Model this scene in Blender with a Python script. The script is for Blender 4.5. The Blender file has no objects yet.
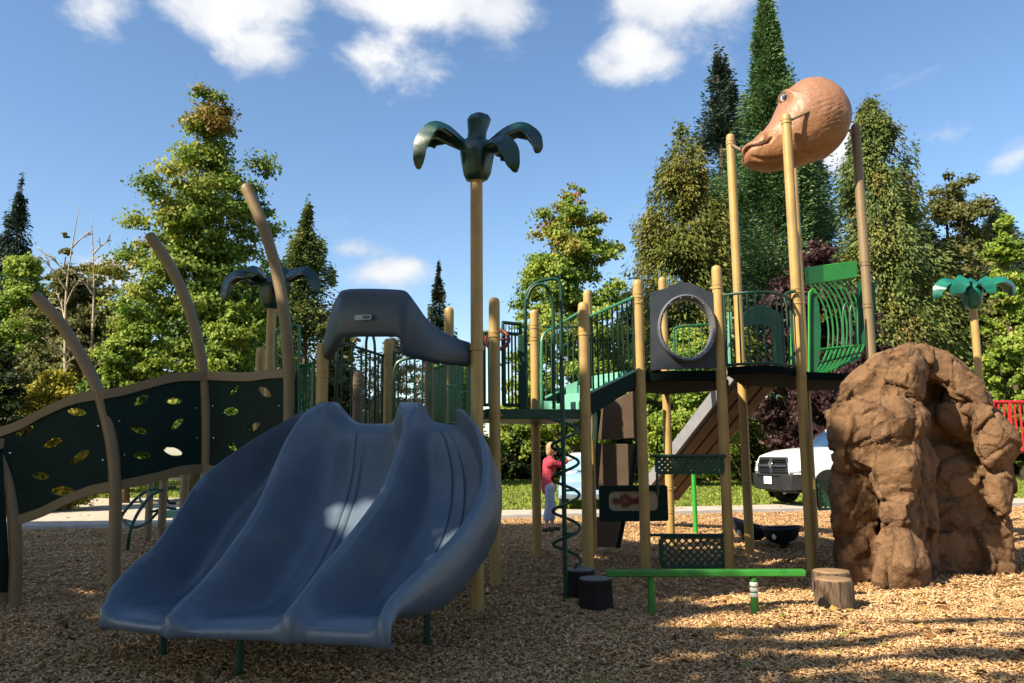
import bpy, bmesh, math, random
import numpy as np
from mathutils import Vector, Matrix, noise, geometry
R = math.radians
random.seed(7)
SC = bpy.context.scene
COL = SC.collection
V = Vector

# ------------------------------------------------------------------ camera
F = 800.0; PITCH = R(7.75); ROLL = -0.0085; H = 1.5
CAMPOS = V((0, 0, H))
CM = Matrix.Rotation(math.pi/2 + PITCH, 3, 'X') @ Matrix.Rotation(ROLL, 3, 'Z')
cd = bpy.data.cameras.new('camera'); cam = bpy.data.objects.new('camera', cd); COL.objects.link(cam)
cam.location = CAMPOS; cam.rotation_euler = CM.to_euler(); cd.sensor_width = 36; cd.lens = F*36/1024
cd.clip_start = 0.05; cd.clip_end = 2000
SC.camera = cam
CMI = CM.transposed()

def ray(px, py): return CM @ V(((px-512)/F, (341.5-py)/F, -1.0))
def P(px, py, Y):                      # point of the place seen at that pixel, at distance Y
    d = ray(px, py); return CAMPOS + d*(Y/d.y)
def G(px, py, z=0.0):                  # the same on level ground
    d = ray(px, py); return CAMPOS + d*((z-H)/d.z)
def XY(px, py, Y, z=0.0):
    p = P(px, py, Y); return V((p.x, p.y, z))
def proj(p):
    d = CMI @ (V(p)-CAMPOS); return (512+F*d.x/-d.z, 341.5-F*d.y/-d.z)

# ------------------------------------------------------------------ sun
SUN_EL = R(40); SUN_AZ = math.atan2(-0.81, -0.59)      # horizontal direction towards the sun (x, y)
S = V((math.sin(SUN_AZ)*math.cos(SUN_EL), math.cos(SUN_AZ)*math.cos(SUN_EL), math.sin(SUN_EL)))

# ------------------------------------------------------------------ materials
def nn(nt, typ, **kw):
    n = nt.nodes.new(typ)
    for k, v in kw.items(): setattr(n, k, v)
    return n
def mat(name, col, rough=0.5, var=0.12, scale=6.0, bump=0.0, bscale=40.0, spec=0.5, metal=0.0, col2=None, detail=4.0, coat=0.0, dirt=None):
    m = bpy.data.materials.new(name); m.use_nodes = True; nt = m.node_tree
    b = nt.nodes['Principled BSDF']
    b.inputs['Roughness'].default_value = rough; b.inputs['Metallic'].default_value = metal
    b.inputs['Specular IOR Level'].default_value = spec
    b.inputs['Coat Weight'].default_value = coat
    tc = nn(nt, 'ShaderNodeTexCoord')
    nz = nn(nt, 'ShaderNodeTexNoise'); nz.inputs['Scale'].default_value = scale; nz.inputs['Detail'].default_value = detail
    nt.links.new(tc.outputs['Object'], nz.inputs['Vector'])
    rp = nn(nt, 'ShaderNodeValToRGB')
    c2 = col2 or tuple(min(1, c*(1+var)) for c in col)
    c1 = tuple(c*(1-var) for c in col) if not col2 else col
    rp.color_ramp.elements[0].color = (*c1, 1); rp.color_ramp.elements[1].color = (*c2, 1)
    rp.color_ramp.elements[0].position = 0.32; rp.color_ramp.elements[1].position = 0.68
    nt.links.new(nz.outputs['Fac'], rp.inputs['Fac'])
    out = rp.outputs['Color']
    if dirt:                                            # worn blotches: (colour, scale, amount)
        n2 = nn(nt, 'ShaderNodeTexNoise'); n2.inputs['Scale'].default_value = dirt[1]; n2.inputs['Detail'].default_value = 6
        nt.links.new(tc.outputs['Object'], n2.inputs['Vector'])
        r2 = nn(nt, 'ShaderNodeValToRGB'); r2.color_ramp.elements[0].position = 0.5; r2.color_ramp.elements[1].position = 0.75
        r2.color_ramp.elements[1].color = (dirt[2],)*3 + (1,); r2.color_ramp.elements[0].color = (0, 0, 0, 1)
        nt.links.new(n2.outputs['Fac'], r2.inputs['Fac'])
        mx = nn(nt, 'ShaderNodeMix', data_type='RGBA'); mx.inputs[7].default_value = (*dirt[0], 1)
        nt.links.new(r2.outputs['Color'], mx.inputs[0]); nt.links.new(out, mx.inputs[6]); out = mx.outputs[2]
    nt.links.new(out, b.inputs['Base Color'])
    rn = nn(nt, 'ShaderNodeMapRange'); rn.inputs[3].default_value = rough-0.08; rn.inputs[4].default_value = rough+0.1
    nt.links.new(nz.outputs['Fac'], rn.inputs[0]); nt.links.new(rn.outputs[0], b.inputs['Roughness'])
    if bump:
        bn = nn(nt, 'ShaderNodeTexNoise'); bn.inputs['Scale'].default_value = bscale; bn.inputs['Detail'].default_value = 5
        nt.links.new(tc.outputs['Object'], bn.inputs['Vector'])
        bp = nn(nt, 'ShaderNodeBump'); bp.inputs['Strength'].default_value = bump; bp.inputs['Distance'].default_value = 0.02
        nt.links.new(bn.outputs['Fac'], bp.inputs['Height']); nt.links.new(bp.outputs['Normal'], b.inputs['Normal'])
    return m
def leafmat(name, cols, rough=0.55, transl=0.35, tips=None):
    """leaf colours picked by each leaf's own tone; tips = (colour, height0, height1) autumn colour towards the top"""
    m = bpy.data.materials.new(name); m.use_nodes = True; nt = m.node_tree
    b = nt.nodes['Principled BSDF']; b.inputs['Roughness'].default_value = rough; b.inputs['Specular IOR Level'].default_value = 0.25
    at = nn(nt, 'ShaderNodeAttribute'); at.attribute_name = 'tone'
    rp = nn(nt, 'ShaderNodeValToRGB'); n = len(cols)
    while len(rp.color_ramp.elements) < n: rp.color_ramp.elements.new(0.5)
    for i, c in enumerate(cols):
        rp.color_ramp.elements[i].position = i/(n-1); rp.color_ramp.elements[i].color = (*c, 1)
    nt.links.new(at.outputs['Fac'], rp.inputs['Fac']); out = rp.outputs['Color']
    if tips:
        a2 = nn(nt, 'ShaderNodeAttribute'); a2.attribute_name = 'autumn'
        mx = nn(nt, 'ShaderNodeMix', data_type='RGBA'); mx.inputs[7].default_value = (*tips, 1)
        nt.links.new(a2.outputs['Fac'], mx.inputs[0]); nt.links.new(out, mx.inputs[6]); out = mx.outputs[2]
    nt.links.new(out, b.inputs['Base Color'])
    tr = nn(nt, 'ShaderNodeBsdfTranslucent'); nt.links.new(out, tr.inputs['Color'])
    ms = nn(nt, 'ShaderNodeMixShader'); ms.inputs[0].default_value = transl
    nt.links.new(b.outputs[0], ms.inputs[1]); nt.links.new(tr.outputs[0], ms.inputs[2])
    nt.links.new(ms.outputs[0], nt.nodes['Material Output'].inputs['Surface'])
    return m

M = {}
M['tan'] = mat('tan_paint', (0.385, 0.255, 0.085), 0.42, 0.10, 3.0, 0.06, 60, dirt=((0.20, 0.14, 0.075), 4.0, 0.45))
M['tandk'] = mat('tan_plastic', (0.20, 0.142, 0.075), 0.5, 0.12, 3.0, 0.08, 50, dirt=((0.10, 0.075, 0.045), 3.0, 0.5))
M['blue'] = mat('slide_blue', (0.090, 0.130, 0.182), 0.34, 0.10, 2.2, 0.10, 160, spec=0.5, dirt=((0.14, 0.175, 0.215), 1.6, 0.45))
M['hood'] = mat('hood_slate', (0.034, 0.060, 0.098), 0.42, 0.10, 3.0, 0.10, 150, dirt=((0.085, 0.09, 0.10), 2.6, 0.4))
M['cage'] = mat('cage_green', (0.014, 0.15, 0.03), 0.35, 0.12)
M['lid'] = mat('dino_lid', (0.15, 0.06, 0.03), 0.6, 0.2)
M['plate'] = mat('plate_grey', (0.30, 0.33, 0.38), 0.4)
M['dkgreen'] = mat('dark_green_plastic', (0.003, 0.019, 0.017), 0.6, 0.2, 4.0, 0.05, spec=0.18)
M['barrier'] = mat('green_coat', (0.014, 0.105, 0.045), 0.38, 0.15, 5.0, 0.03)
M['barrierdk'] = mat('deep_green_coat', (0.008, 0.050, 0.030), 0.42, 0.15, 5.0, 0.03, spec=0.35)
M['rail'] = mat('rail_green', (0.05, 0.22, 0.115), 0.35, 0.12)
M['bright'] = mat('bright_green', (0.03, 0.30, 0.03), 0.35, 0.10, 5.0, 0.03)
M['beamgreen'] = mat('beam_green', (0.035, 0.215, 0.03), 0.38, 0.16, 5.0, 0.04, dirt=((0.03, 0.10, 0.03), 6, 0.5))
M['mint'] = mat('mint_coat', (0.16, 0.42, 0.32), 0.4, 0.1)
M['deck'] = mat('deck_vinyl', (0.003, 0.007, 0.007), 0.8, 0.2, 30, 0.2, 120, spec=0.04)
M['brownboard'] = mat('brown_board', (0.105, 0.072, 0.048), 0.6, 0.15, 3.0, 0.1)
M['lgrey'] = mat('pale_slide_grey', (0.22, 0.225, 0.25), 0.4, 0.08)
M['slidebrown'] = mat('slide_underside_brown', (0.125, 0.085, 0.06), 0.6, 0.12)
M['panelgrey'] = mat('panel_grey', (0.034, 0.042, 0.056), 0.55, 0.15, 5, 0.06, spec=0.3)
M['ringgrey'] = mat('ring_grey', (0.125, 0.13, 0.15), 0.38, 0.1)
M['palm'] = mat('palm_shaded_green', (0.002, 0.034, 0.027), 0.33, 0.25, 5.0, 0.08, 40, spec=0.6)  # palm plastic with the shade darkened into its colour, for the shaded palms
M['palm_sunlit'] = mat('palm_sunlit_teal', (0.006, 0.12, 0.085), 0.33, 0.25, 5.0, 0.08, 40, spec=0.6)  # lighter copy of the same plastic for the palm in sun
M['dino'] = mat('dino_skin', (0.225, 0.095, 0.033), 0.5, 0.1, 1.8, 0.28, 26, col2=(0.32, 0.155, 0.075), dirt=((0.15, 0.05, 0.024), 2.4, 0.7))
M['dinodark'] = mat('dino_mouth', (0.07, 0.022, 0.015), 0.6)
M['eyewhite'] = mat('eye_white', (0.55, 0.55, 0.52), 0.2)
M['eyeiris'] = mat('eye_iris', (0.06, 0.10, 0.20), 0.15)
M['black'] = mat('black_gloss', (0.008, 0.008, 0.009), 0.25)
M['tyre'] = mat('tyre_rubber', (0.014, 0.014, 0.014), 0.8, 0.2)
M['white'] = mat('white_paint', (0.78, 0.78, 0.78), 0.25, 0.03, coat=0.6)
M['palewhite'] = mat('pale_blue_paint', (0.26, 0.42, 0.60), 0.25, 0.04, coat=0.6)
M['trim'] = mat('dark_trim', (0.018, 0.019, 0.022), 0.5, 0.2, spec=0.3)
M['chrome'] = mat('chrome', (0.6, 0.6, 0.62), 0.2, 0.05, metal=0.9)
M['lens'] = mat('lamp_lens', (0.62, 0.66, 0.70), 0.12, 0.15, 30)
M['glass'] = mat('car_glass', (0.03, 0.075, 0.16), 0.08, 0.2, 2, spec=0.9)
M['red'] = mat('red_coat', (0.46, 0.018, 0.022), 0.4, 0.1)
M['gear'] = mat('dull_red', (0.15, 0.018, 0.014), 0.45, 0.15)
M['beige'] = mat('beige_panel', (0.36, 0.29, 0.19), 0.5, 0.1)
M['navy'] = mat('navy_plastic', (0.010, 0.014, 0.026), 0.4, 0.2, 6, 0.06, spec=0.3)
M['stumpdk'] = mat('dark_stump', (0.020, 0.017, 0.016), 0.8, 0.3, 8, 0.4, 30, spec=0.2)
M['stumptop'] = mat('stump_top_grey', (0.17, 0.165, 0.16), 0.7, 0.15, 14, 0.2, 60)
M['stumptan'] = mat('stump_top_tan', (0.24, 0.15, 0.08), 0.7, 0.15, 14, 0.2, 60)
M['skin'] = mat('skin', (0.55, 0.32, 0.22), 0.5, 0.06)
M['hair'] = mat('grey_blonde_hair', (0.30, 0.20, 0.11), 0.6, 0.3, 40)
M['shirt'] = mat('red_shirt', (0.36, 0.035, 0.06), 0.8, 0.14, 30)
M['jeans'] = mat('pale_blue_cloth', (0.30, 0.37, 0.52), 0.85, 0.1, 20)
M['shoe'] = mat('dark_shoe', (0.03, 0.025, 0.022), 0.6)
M['bark'] = mat('bark', (0.075, 0.05, 0.033), 0.9, 0.35, 9, 0.8, 25)
M['palebark'] = mat('pale_bark', (0.34, 0.28, 0.21), 0.9, 0.25, 9, 0.5, 25)
M['concrete'] = mat('concrete', (0.36, 0.33, 0.29), 0.85, 0.12, 1.2, 0.25, 40)
M['kerb'] = mat('kerb_concrete', (0.36, 0.35, 0.34), 0.85, 0.1, 3, 0.2, 40)

def slide_mat():
    m = bpy.data.materials['slide_blue']; nt = m.node_tree; b = nt.nodes['Principled BSDF']
    src = b.inputs['Base Color'].links[0].from_socket; tc = nn(nt, 'ShaderNodeTexCoord')
    def dt(v, k):
        n = nn(nt, 'ShaderNodeVectorMath', operation='DOT_PRODUCT'); n.inputs[1].default_value = [x*k for x in v]; nt.links.new(tc.outputs['Object'], n.inputs[0]); return n.outputs['Value']
    cx = nn(nt, 'ShaderNodeCombineXYZ'); nt.links.new(dt((0.9, -0.44, 0), 16), cx.inputs[0]); nt.links.new(dt((0.44, 0.9, 0.3), 0.9), cx.inputs[1])
    nz = nn(nt, 'ShaderNodeTexNoise'); nz.inputs['Scale'].default_value = 1.0; nz.inputs['Detail'].default_value = 5; nz.inputs['Distortion'].default_value = 0.4; nt.links.new(cx.outputs[0], nz.inputs['Vector'])
    rp = nn(nt, 'ShaderNodeValToRGB'); rp.color_ramp.elements[0].position = 0.52; rp.color_ramp.elements[1].position = 0.82; rp.color_ramp.elements[1].color = (0.42,)*3+(1,); nt.links.new(nz.outputs['Fac'], rp.inputs['Fac'])
    mx = nn(nt, 'ShaderNodeMix', data_type='RGBA'); mx.inputs[7].default_value = (0.20, 0.225, 0.255, 1); nt.links.new(rp.outputs[0], mx.inputs[0]); nt.links.new(src, mx.inputs[6])
    sp = nn(nt, 'ShaderNodeTexNoise'); sp.inputs['Scale'].default_value = 90; sp.inputs['Detail'].default_value = 2; nt.links.new(tc.outputs['Object'], sp.inputs['Vector'])
    r2 = nn(nt, 'ShaderNodeValToRGB'); r2.color_ramp.elements[0].position = 0.60; r2.color_ramp.elements[1].position = 0.72; r2.color_ramp.elements[1].color = (0.35,)*3+(1,); nt.links.new(sp.outputs['Fac'], r2.inputs['Fac'])
    m2 = nn(nt, 'ShaderNodeMix', data_type='RGBA'); m2.inputs[7].default_value = (0.04, 0.055, 0.08, 1); nt.links.new(r2.outputs[0], m2.inputs[0]); nt.links.new(mx.outputs[2], m2.inputs[6])
    nt.links.new(m2.outputs[2], b.inputs['Base Color'])
slide_mat()
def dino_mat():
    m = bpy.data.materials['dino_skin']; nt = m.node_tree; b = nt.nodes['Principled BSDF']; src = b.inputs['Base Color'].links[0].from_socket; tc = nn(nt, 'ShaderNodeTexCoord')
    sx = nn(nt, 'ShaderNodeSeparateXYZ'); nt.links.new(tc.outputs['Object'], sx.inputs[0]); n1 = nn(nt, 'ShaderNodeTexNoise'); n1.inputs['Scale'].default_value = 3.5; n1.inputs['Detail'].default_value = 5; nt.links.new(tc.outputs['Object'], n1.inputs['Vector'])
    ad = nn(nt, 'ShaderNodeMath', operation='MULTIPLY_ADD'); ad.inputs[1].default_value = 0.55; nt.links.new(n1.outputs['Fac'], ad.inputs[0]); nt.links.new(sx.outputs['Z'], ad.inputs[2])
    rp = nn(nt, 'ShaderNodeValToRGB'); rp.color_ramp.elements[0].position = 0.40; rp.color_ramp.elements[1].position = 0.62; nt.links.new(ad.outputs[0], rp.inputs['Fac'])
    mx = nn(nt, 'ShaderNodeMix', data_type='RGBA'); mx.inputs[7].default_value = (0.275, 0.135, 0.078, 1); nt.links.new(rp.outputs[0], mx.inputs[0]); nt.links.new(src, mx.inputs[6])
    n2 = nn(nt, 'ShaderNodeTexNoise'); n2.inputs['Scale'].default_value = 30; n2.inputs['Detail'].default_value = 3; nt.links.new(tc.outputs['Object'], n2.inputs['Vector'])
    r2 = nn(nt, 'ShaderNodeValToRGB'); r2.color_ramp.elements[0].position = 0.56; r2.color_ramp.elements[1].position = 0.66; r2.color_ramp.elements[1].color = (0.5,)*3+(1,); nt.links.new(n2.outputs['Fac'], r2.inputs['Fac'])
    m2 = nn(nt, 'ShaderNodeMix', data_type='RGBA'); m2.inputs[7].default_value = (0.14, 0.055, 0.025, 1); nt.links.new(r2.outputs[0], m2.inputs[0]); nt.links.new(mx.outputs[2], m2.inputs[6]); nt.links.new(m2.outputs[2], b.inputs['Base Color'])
dino_mat()
def bark_stump():
    m = bpy.data.materials.new('log_bark'); m.use_nodes = True; nt = m.node_tree; b = nt.nodes['Principled BSDF']
    b.inputs['Roughness'].default_value = 0.9
    tc = nn(nt, 'ShaderNodeTexCoord'); mp = nn(nt, 'ShaderNodeMapping'); mp.inputs['Scale'].default_value = (34, 34, 5)
    nz = nn(nt, 'ShaderNodeTexNoise'); nz.inputs['Scale'].default_value = 1.0; nz.inputs['Detail'].default_value = 6; nz.inputs['Distortion'].default_value = 0.6
    nt.links.new(tc.outputs['Object'], mp.inputs['Vector']); nt.links.new(mp.outputs[0], nz.inputs['Vector'])
    rp = nn(nt, 'ShaderNodeValToRGB'); rp.color_ramp.elements[0].position = 0.36; rp.color_ramp.elements[1].position = 0.62
    rp.color_ramp.elements[0].color = (0.028, 0.018, 0.012, 1); rp.color_ramp.elements[1].color = (0.135, 0.088, 0.055, 1)
    nt.links.new(nz.outputs['Fac'], rp.inputs['Fac']); nt.links.new(rp.outputs[0], b.inputs['Base Color'])
    bp = nn(nt, 'ShaderNodeBump'); bp.inputs['Strength'].default_value = 1.0; bp.inputs['Distance'].default_value = 0.02
    nt.links.new(nz.outputs['Fac'], bp.inputs['Height']); nt.links.new(bp.outputs[0], b.inputs['Normal'])
    return m
M['logbark'] = bark_stump()

# ------------------------------------------------------------------ objects
def obj(name, bm, m, parent=None, smooth=True, bevel=0, local=False, angle=40, subsurf=0, solid=0):
    me = bpy.data.meshes.new(name)
    if isinstance(bm, bpy.types.Mesh): me = bm
    else:
        bmesh.ops.recalc_face_normals(bm, faces=bm.faces[:]); bm.to_mesh(me); bm.free()
    o = bpy.data.objects.new(name, me); COL.objects.link(o)
    if m: 
        me.materials.clear(); me.materials.append(M[m] if isinstance(m, str) else m)
    if parent is not None:
        o.parent = parent
        if not local:
            root = parent
            off = V((0, 0, 0))
            while root is not None: off += root.location; root = root.parent
            me.transform(Matrix.Translation(-off))
    if smooth:
        me.polygons.foreach_set('use_smooth', [True]*len(me.polygons))
        if angle < 180:
            try: me.set_sharp_from_angle(angle=R(angle))
            except Exception: pass
    if solid:
        s = o.modifiers.new('solid', 'SOLIDIFY'); s.thickness = solid; s.offset = -1
    if bevel:
        b = o.modifiers.new('bevel', 'BEVEL'); b.width = bevel; b.segments = 2; b.limit_method = 'ANGLE'; b.angle_limit = R(35)
    if subsurf:
        s = o.modifiers.new('sub', 'SUBSURF'); s.levels = subsurf; s.render_levels = subsurf
    return o
def thing(name, label, cat, loc=(0, 0, 0), rz=0, group=None):
    o = bpy.data.objects.new(name, None); COL.objects.link(o); o.empty_display_size = 0.2
    o.location = loc; o.rotation_euler = (0, 0, rz); o['label'] = label; o['category'] = cat
    if group: o['group'] = group
    return o
def tag(o, label, cat, group=None):
    o['label'] = label; o['category'] = cat
    if group: o['group'] = group
    return o
def struct(o): o['kind'] = 'structure'; return o
def copy_tree(o, parent=None):
    c = o.copy(); COL.objects.link(c)
    if parent is not None: c.parent = parent
    for ch in list(o.children): copy_tree(ch, c)
    return c
def NB(): return bmesh.new()

def tube(bm, pts, r, seg=10, cap=True, closed=False, flat=1.0):
    pts = [V(p) for p in pts]; n = len(pts)
    rr = r if isinstance(r, (list, tuple)) else [r]*n
    rings = []; up = None
    for i in range(n):
        if closed: t = pts[(i+1) % n]-pts[i-1]
        else: t = pts[min(i+1, n-1)]-pts[max(i-1, 0)]
        t.normalize()
        if up is None:
            up = V((0, 0, 1)) if abs(t.z) < 0.9 else V((1, 0, 0))
        a = t.cross(up); 
        if a.length < 1e-6: a = t.orthogonal()
        a.normalize(); b = a.cross(t); b.normalize(); up = b
        rings.append([bm.verts.new(pts[i]+(a*math.cos(k*2*math.pi/seg)+b*math.sin(k*2*math.pi/seg)*flat)*rr[i]) for k in range(seg)])
    for i in range(n if closed else n-1):
        A = rings[i]; B = rings[(i+1) % n]
        for k in range(seg): bm.faces.new((A[k], A[(k+1) % seg], B[(k+1) % seg], B[k]))
    if cap and not closed:
        bm.faces.new(rings[0][::-1]); bm.faces.new(rings[-1])
    return bm
def lathe(bm, cx, cy, prof, seg=20, cap=True):
    rings = []
    for r, z in prof:
        rings.append([bm.verts.new((cx+r*math.cos(k*2*math.pi/seg), cy+r*math.sin(k*2*math.pi/seg), z)) for k in range(seg)])
    for A, B in zip(rings, rings[1:]):
        for k in range(seg): bm.faces.new((A[k], A[(k+1) % seg], B[(k+1) % seg], B[k]))
    if cap: bm.faces.new(rings[0][::-1]); bm.faces.new(rings[-1])
    return bm
def box(bm, c, s, rz=0, rot=None):
    m = rot.to_4x4() if rot is not None else Matrix.Rotation(rz, 4, 'Z')
    c = V(c)
    vs = [bm.verts.new(c + (m @ V((x*s[0]/2, y*s[1]/2, z*s[2]/2)))) for x in (-1, 1) for y in (-1, 1) for z in (-1, 1)]
    for f in ((0, 1, 3, 2), (4, 6, 7, 5), (0, 4, 5, 1), (2, 3, 7, 6), (0, 2, 6, 4), (1, 5, 7, 3)): bm.faces.new([vs[i] for i in f])
    return bm
def prism(bm, poly, vec):                # closed polygon (3D points) pushed along vec
    vec = V(vec); A = [bm.verts.new(V(p)) for p in poly]; B = [bm.verts.new(V(p)+vec) for p in poly]
    n = len(A)
    bm.faces.new(A[::-1]); bm.faces.new(B)
    for i in range(n): bm.faces.new((A[i], A[(i+1) % n], B[(i+1) % n], B[i]))
    return bm
def slab(bm, poly, z0, z1): return prism(bm, [V((p[0], p[1], z0)) for p in poly], (0, 0, z1-z0))
def smooth_path(pts, n=24):
    pts = [V(p) for p in pts]; out = []
    ext = [pts[0]*2-pts[1]]+pts+[pts[-1]*2-pts[-2]]
    for i in range(1, len(ext)-2):
        for k in range(n):
            t = k/n; a, b, c, d = ext[i-1], ext[i], ext[i+1], ext[i+2]
            out.append(0.5*((2*b)+(c-a)*t+(2*a-5*b+4*c-d)*t*t+(3*b-a-3*c+d)*t**3))
    out.append(pts[-1]); return out
def resample(pts, n):
    L = [0]
    for a, b in zip(pts, pts[1:]): L.append(L[-1]+(b-a).length)
    out = []; j = 0
    for i in range(n):
        s = L[-1]*i/(n-1)
        while j < len(L)-2 and L[j+1] < s: j += 1
        f = (s-L[j])/max(1e-9, L[j+1]-L[j]); out.append(pts[j].lerp(pts[j+1], min(1, max(0, f))))
    return out
def holed_plate(name, outline, holes, frame, thick, m, parent):
    """flat plate with openings; outline/holes are 2D, frame = (origin, ex, ez) places it, thickness along the normal"""
    cu = bpy.data.curves.new(name, 'CURVE'); cu.dimensions = '2D'; cu.fill_mode = 'BOTH'; cu.extrude = thick/2
    for poly in [outline]+holes:
        sp = cu.splines.new('POLY'); sp.points.add(len(poly)-1); sp.use_cyclic_u = True
        for q, p in zip(sp.points, poly): q.co = (p[0], p[1], 0, 1)
    t = bpy.data.objects.new('tmp', cu); COL.objects.link(t)
    dg = bpy.context.evaluated_depsgraph_get(); me = bpy.data.meshes.new_from_object(t.evaluated_get(dg))
    bpy.data.objects.remove(t); bpy.data.curves.remove(cu)
    o, ex, ez = frame; ny = ex.cross(ez).normalized()
    mx = Matrix.Identity(4)
    for i in range(3): mx[i][0] = ex[i]; mx[i][1] = ez[i]; mx[i][2] = ny[i]; mx[i][3] = o[i]
    me.transform(mx); me.name = name
    return obj(name, me, m, parent, smooth=False)
def remesh(bm, voxel, smooth=0):
    me = bpy.data.meshes.new('tmp'); bmesh.ops.recalc_face_normals(bm, faces=bm.faces[:]); bm.to_mesh(me); bm.free()
    t = bpy.data.objects.new('tmp', me); COL.objects.link(t)
    r = t.modifiers.new('r', 'REMESH'); r.mode = 'VOXEL'; r.voxel_size = voxel
    if smooth:
        s = t.modifiers.new('s', 'SMOOTH'); s.iterations = smooth; s.factor = 0.5
    dg = bpy.context.evaluated_depsgraph_get(); out = bpy.data.meshes.new_from_object(t.evaluated_get(dg))
    bpy.data.objects.remove(t); bpy.data.meshes.remove(me); return out
def ball(bm, c, r, sub=3, sc=(1, 1, 1), rz=0, rx=0):
    g = bmesh.ops.create_icosphere(bm, subdivisions=sub, radius=1)
    m = Matrix.Translation(V(c)) @ Matrix.Rotation(rz, 4, 'Z') @ Matrix.Rotation(rx, 4, 'X') @ Matrix.Diagonal((r*sc[0], r*sc[1], r*sc[2], 1))
    bmesh.ops.transform(bm, matrix=m, verts=g['verts'])
def limb(bm, a, b, ra, rb, n=8):         # tapered capsule
    a = V(a); b = V(b); d = (b-a)
    pts = []; rs = []
    for k in (-1, -0.8, -0.45, 0): pts.append(a+d.normalized()*ra*k); rs.append(ra*math.sqrt(max(0.0004, 1-k*k)))
    for k in (0, 0.45, 0.8, 1): pts.append(b+d.normalized()*rb*k); rs.append(rb*math.sqrt(max(0.0004, 1-k*k)))
    tube(bm, pts, rs, n)
# ================================================================== triple slide
def crest(tab, n=80):
    return resample(smooth_path([P(*t) for t in tab], 16), n)
NS = 90
C0 = crest([(301, 412, 8.05), (262, 434, 7.75), (229, 456, 7.5), (201, 478, 7.25), (180, 509, 6.95), (155.6, 544, 6.65), (131, 566, 6.4), (112, 588, 6.15), (105, 604, 6.0)], NS)
C1 = crest([(320, 402, 7.75), (303, 415, 7.5), (287, 439, 7.25), (274, 468, 7.0), (262, 497, 6.75), (246, 525, 6.5), (225, 554, 6.22), (201, 583, 5.95), (180, 603, 5.7), (171, 613, 5.58)], NS)
C2 = crest([(411, 402, 7.5), (408, 414, 7.25), (401, 443, 7.0), (393, 466, 6.75), (382, 492, 6.5), (361.5, 521, 6.2), (341, 546, 5.95), (320.5, 570, 5.7), (302, 594, 5.45), (291, 609, 5.30)], NS)
C3 = crest([(456.5, 409, 7.3), (470, 419, 7.15), (480, 438, 6.95), (484.5, 463, 6.75), (482, 490, 6.5), (471, 514, 6.25), (452, 539, 5.95), (428, 562, 5.65), (404, 584, 5.38), (390, 599, 5.18), (383, 613, 5.05)], NS)
CR = [C0, C1, C2, C3]
def sstep(a, b, x):
    t = min(1, max(0, (x-a)/(b-a))); return t*t*(3-2*t)
E1 = (C3[-1]-C0[-1]); E1.z = 0; E1.normalize()
grooves = {0: [0.60, 0.66], 1: [0.40, 0.47], 2: [0.45, 0.60]}
vcols = []                                # (chute, v, groove depth)
for c in range(3):
    vs = sorted(set([i/26 for i in range(26)]+[1-1/52, 1/52]))
    lst = [(v, 0) for v in vs if all(abs(v-g) > 0.02 for g in grooves[c])]
    for g in grooves[c]: lst += [(g-0.011, 0), (g-0.006, 0.4), (g, 1), (g+0.006, 0.4), (g+0.011, 0)]
    lst.sort(); vcols += [(c, v, d) for v, d in lst]
vcols.append((2, 1.0, 0))
def slide_row(i):
    s = i/(NS-1); row = []
    A = [c[i] for c in CR]
    ip = min(i+1, NS-1); im = max(i-1, 0)
    t = sum(((c[ip]-c[im]).normalized() for c in CR), V()); t.normalize()
    n = E1.cross(t); n.normalize()
    if n.z < 0: n = -n
    D = 0.21+0.25*sstep(0.0, 0.34, s)-0.36*sstep(0.68, 1.0, s)
    # outer left rim and skirt
    l0 = A[0]; wid = lambda c: (A[c+1]-A[c]).length
    row += [l0-E1*0.030-n*(0.26-0.18*sstep(.72,1,s)), l0-E1*0.040-n*(0.10-0.04*sstep(.72,1,s)), l0-E1*0.032-n*0.035, l0-E1*0.018-n*0.008]
    for c, v, gd in vcols:
        base = A[c].lerp(A[c+1], v)
        pl = 0.115*(1-sstep(0.0, 0.16, s))+0.022; el_, er_ = (pl if c > 0 else 0.02), (pl if c < 2 else 0.02); tl = min(1, max(0, (v-el_)/0.20)); tr = min(1, max(0, (1-er_-v)/0.20)); w = (1-(1-tl)**2.2)*(1-(1-tr)**2.2)*sstep(0, 0.045, v-el_*0.6)*sstep(0, 0.045, 1-er_*0.6-v)
        k = D*(1.12 if c == 1 else 1.0)
        if c == 2: k *= 1.15-0.25*(1-s)
        gf = sstep(0.06, 0.2, s)*(1-sstep(0.80, 0.9, s)) if (c+int(v*20)) % 2 == 0 else sstep(0.02, 0.08, s)*(1-sstep(0.88, 0.97, s))
        row.append(base-n*(k*w+gd*0.014*gf*w))
    r0 = A[3]
    row += [r0+E1*0.018-n*0.006, r0+E1*0.034-n*0.035, r0+E1*0.05-n*(0.14-0.08*sstep(.72,1,s)), r0+E1*0.05-n*(0.37-0.29*sstep(.72,1,s))]
    return row, n, t
bm = NB(); grid = []
r0, n0, t0 = slide_row(0)
rows = [slide_row(i)[0] for i in range(NS)]
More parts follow.
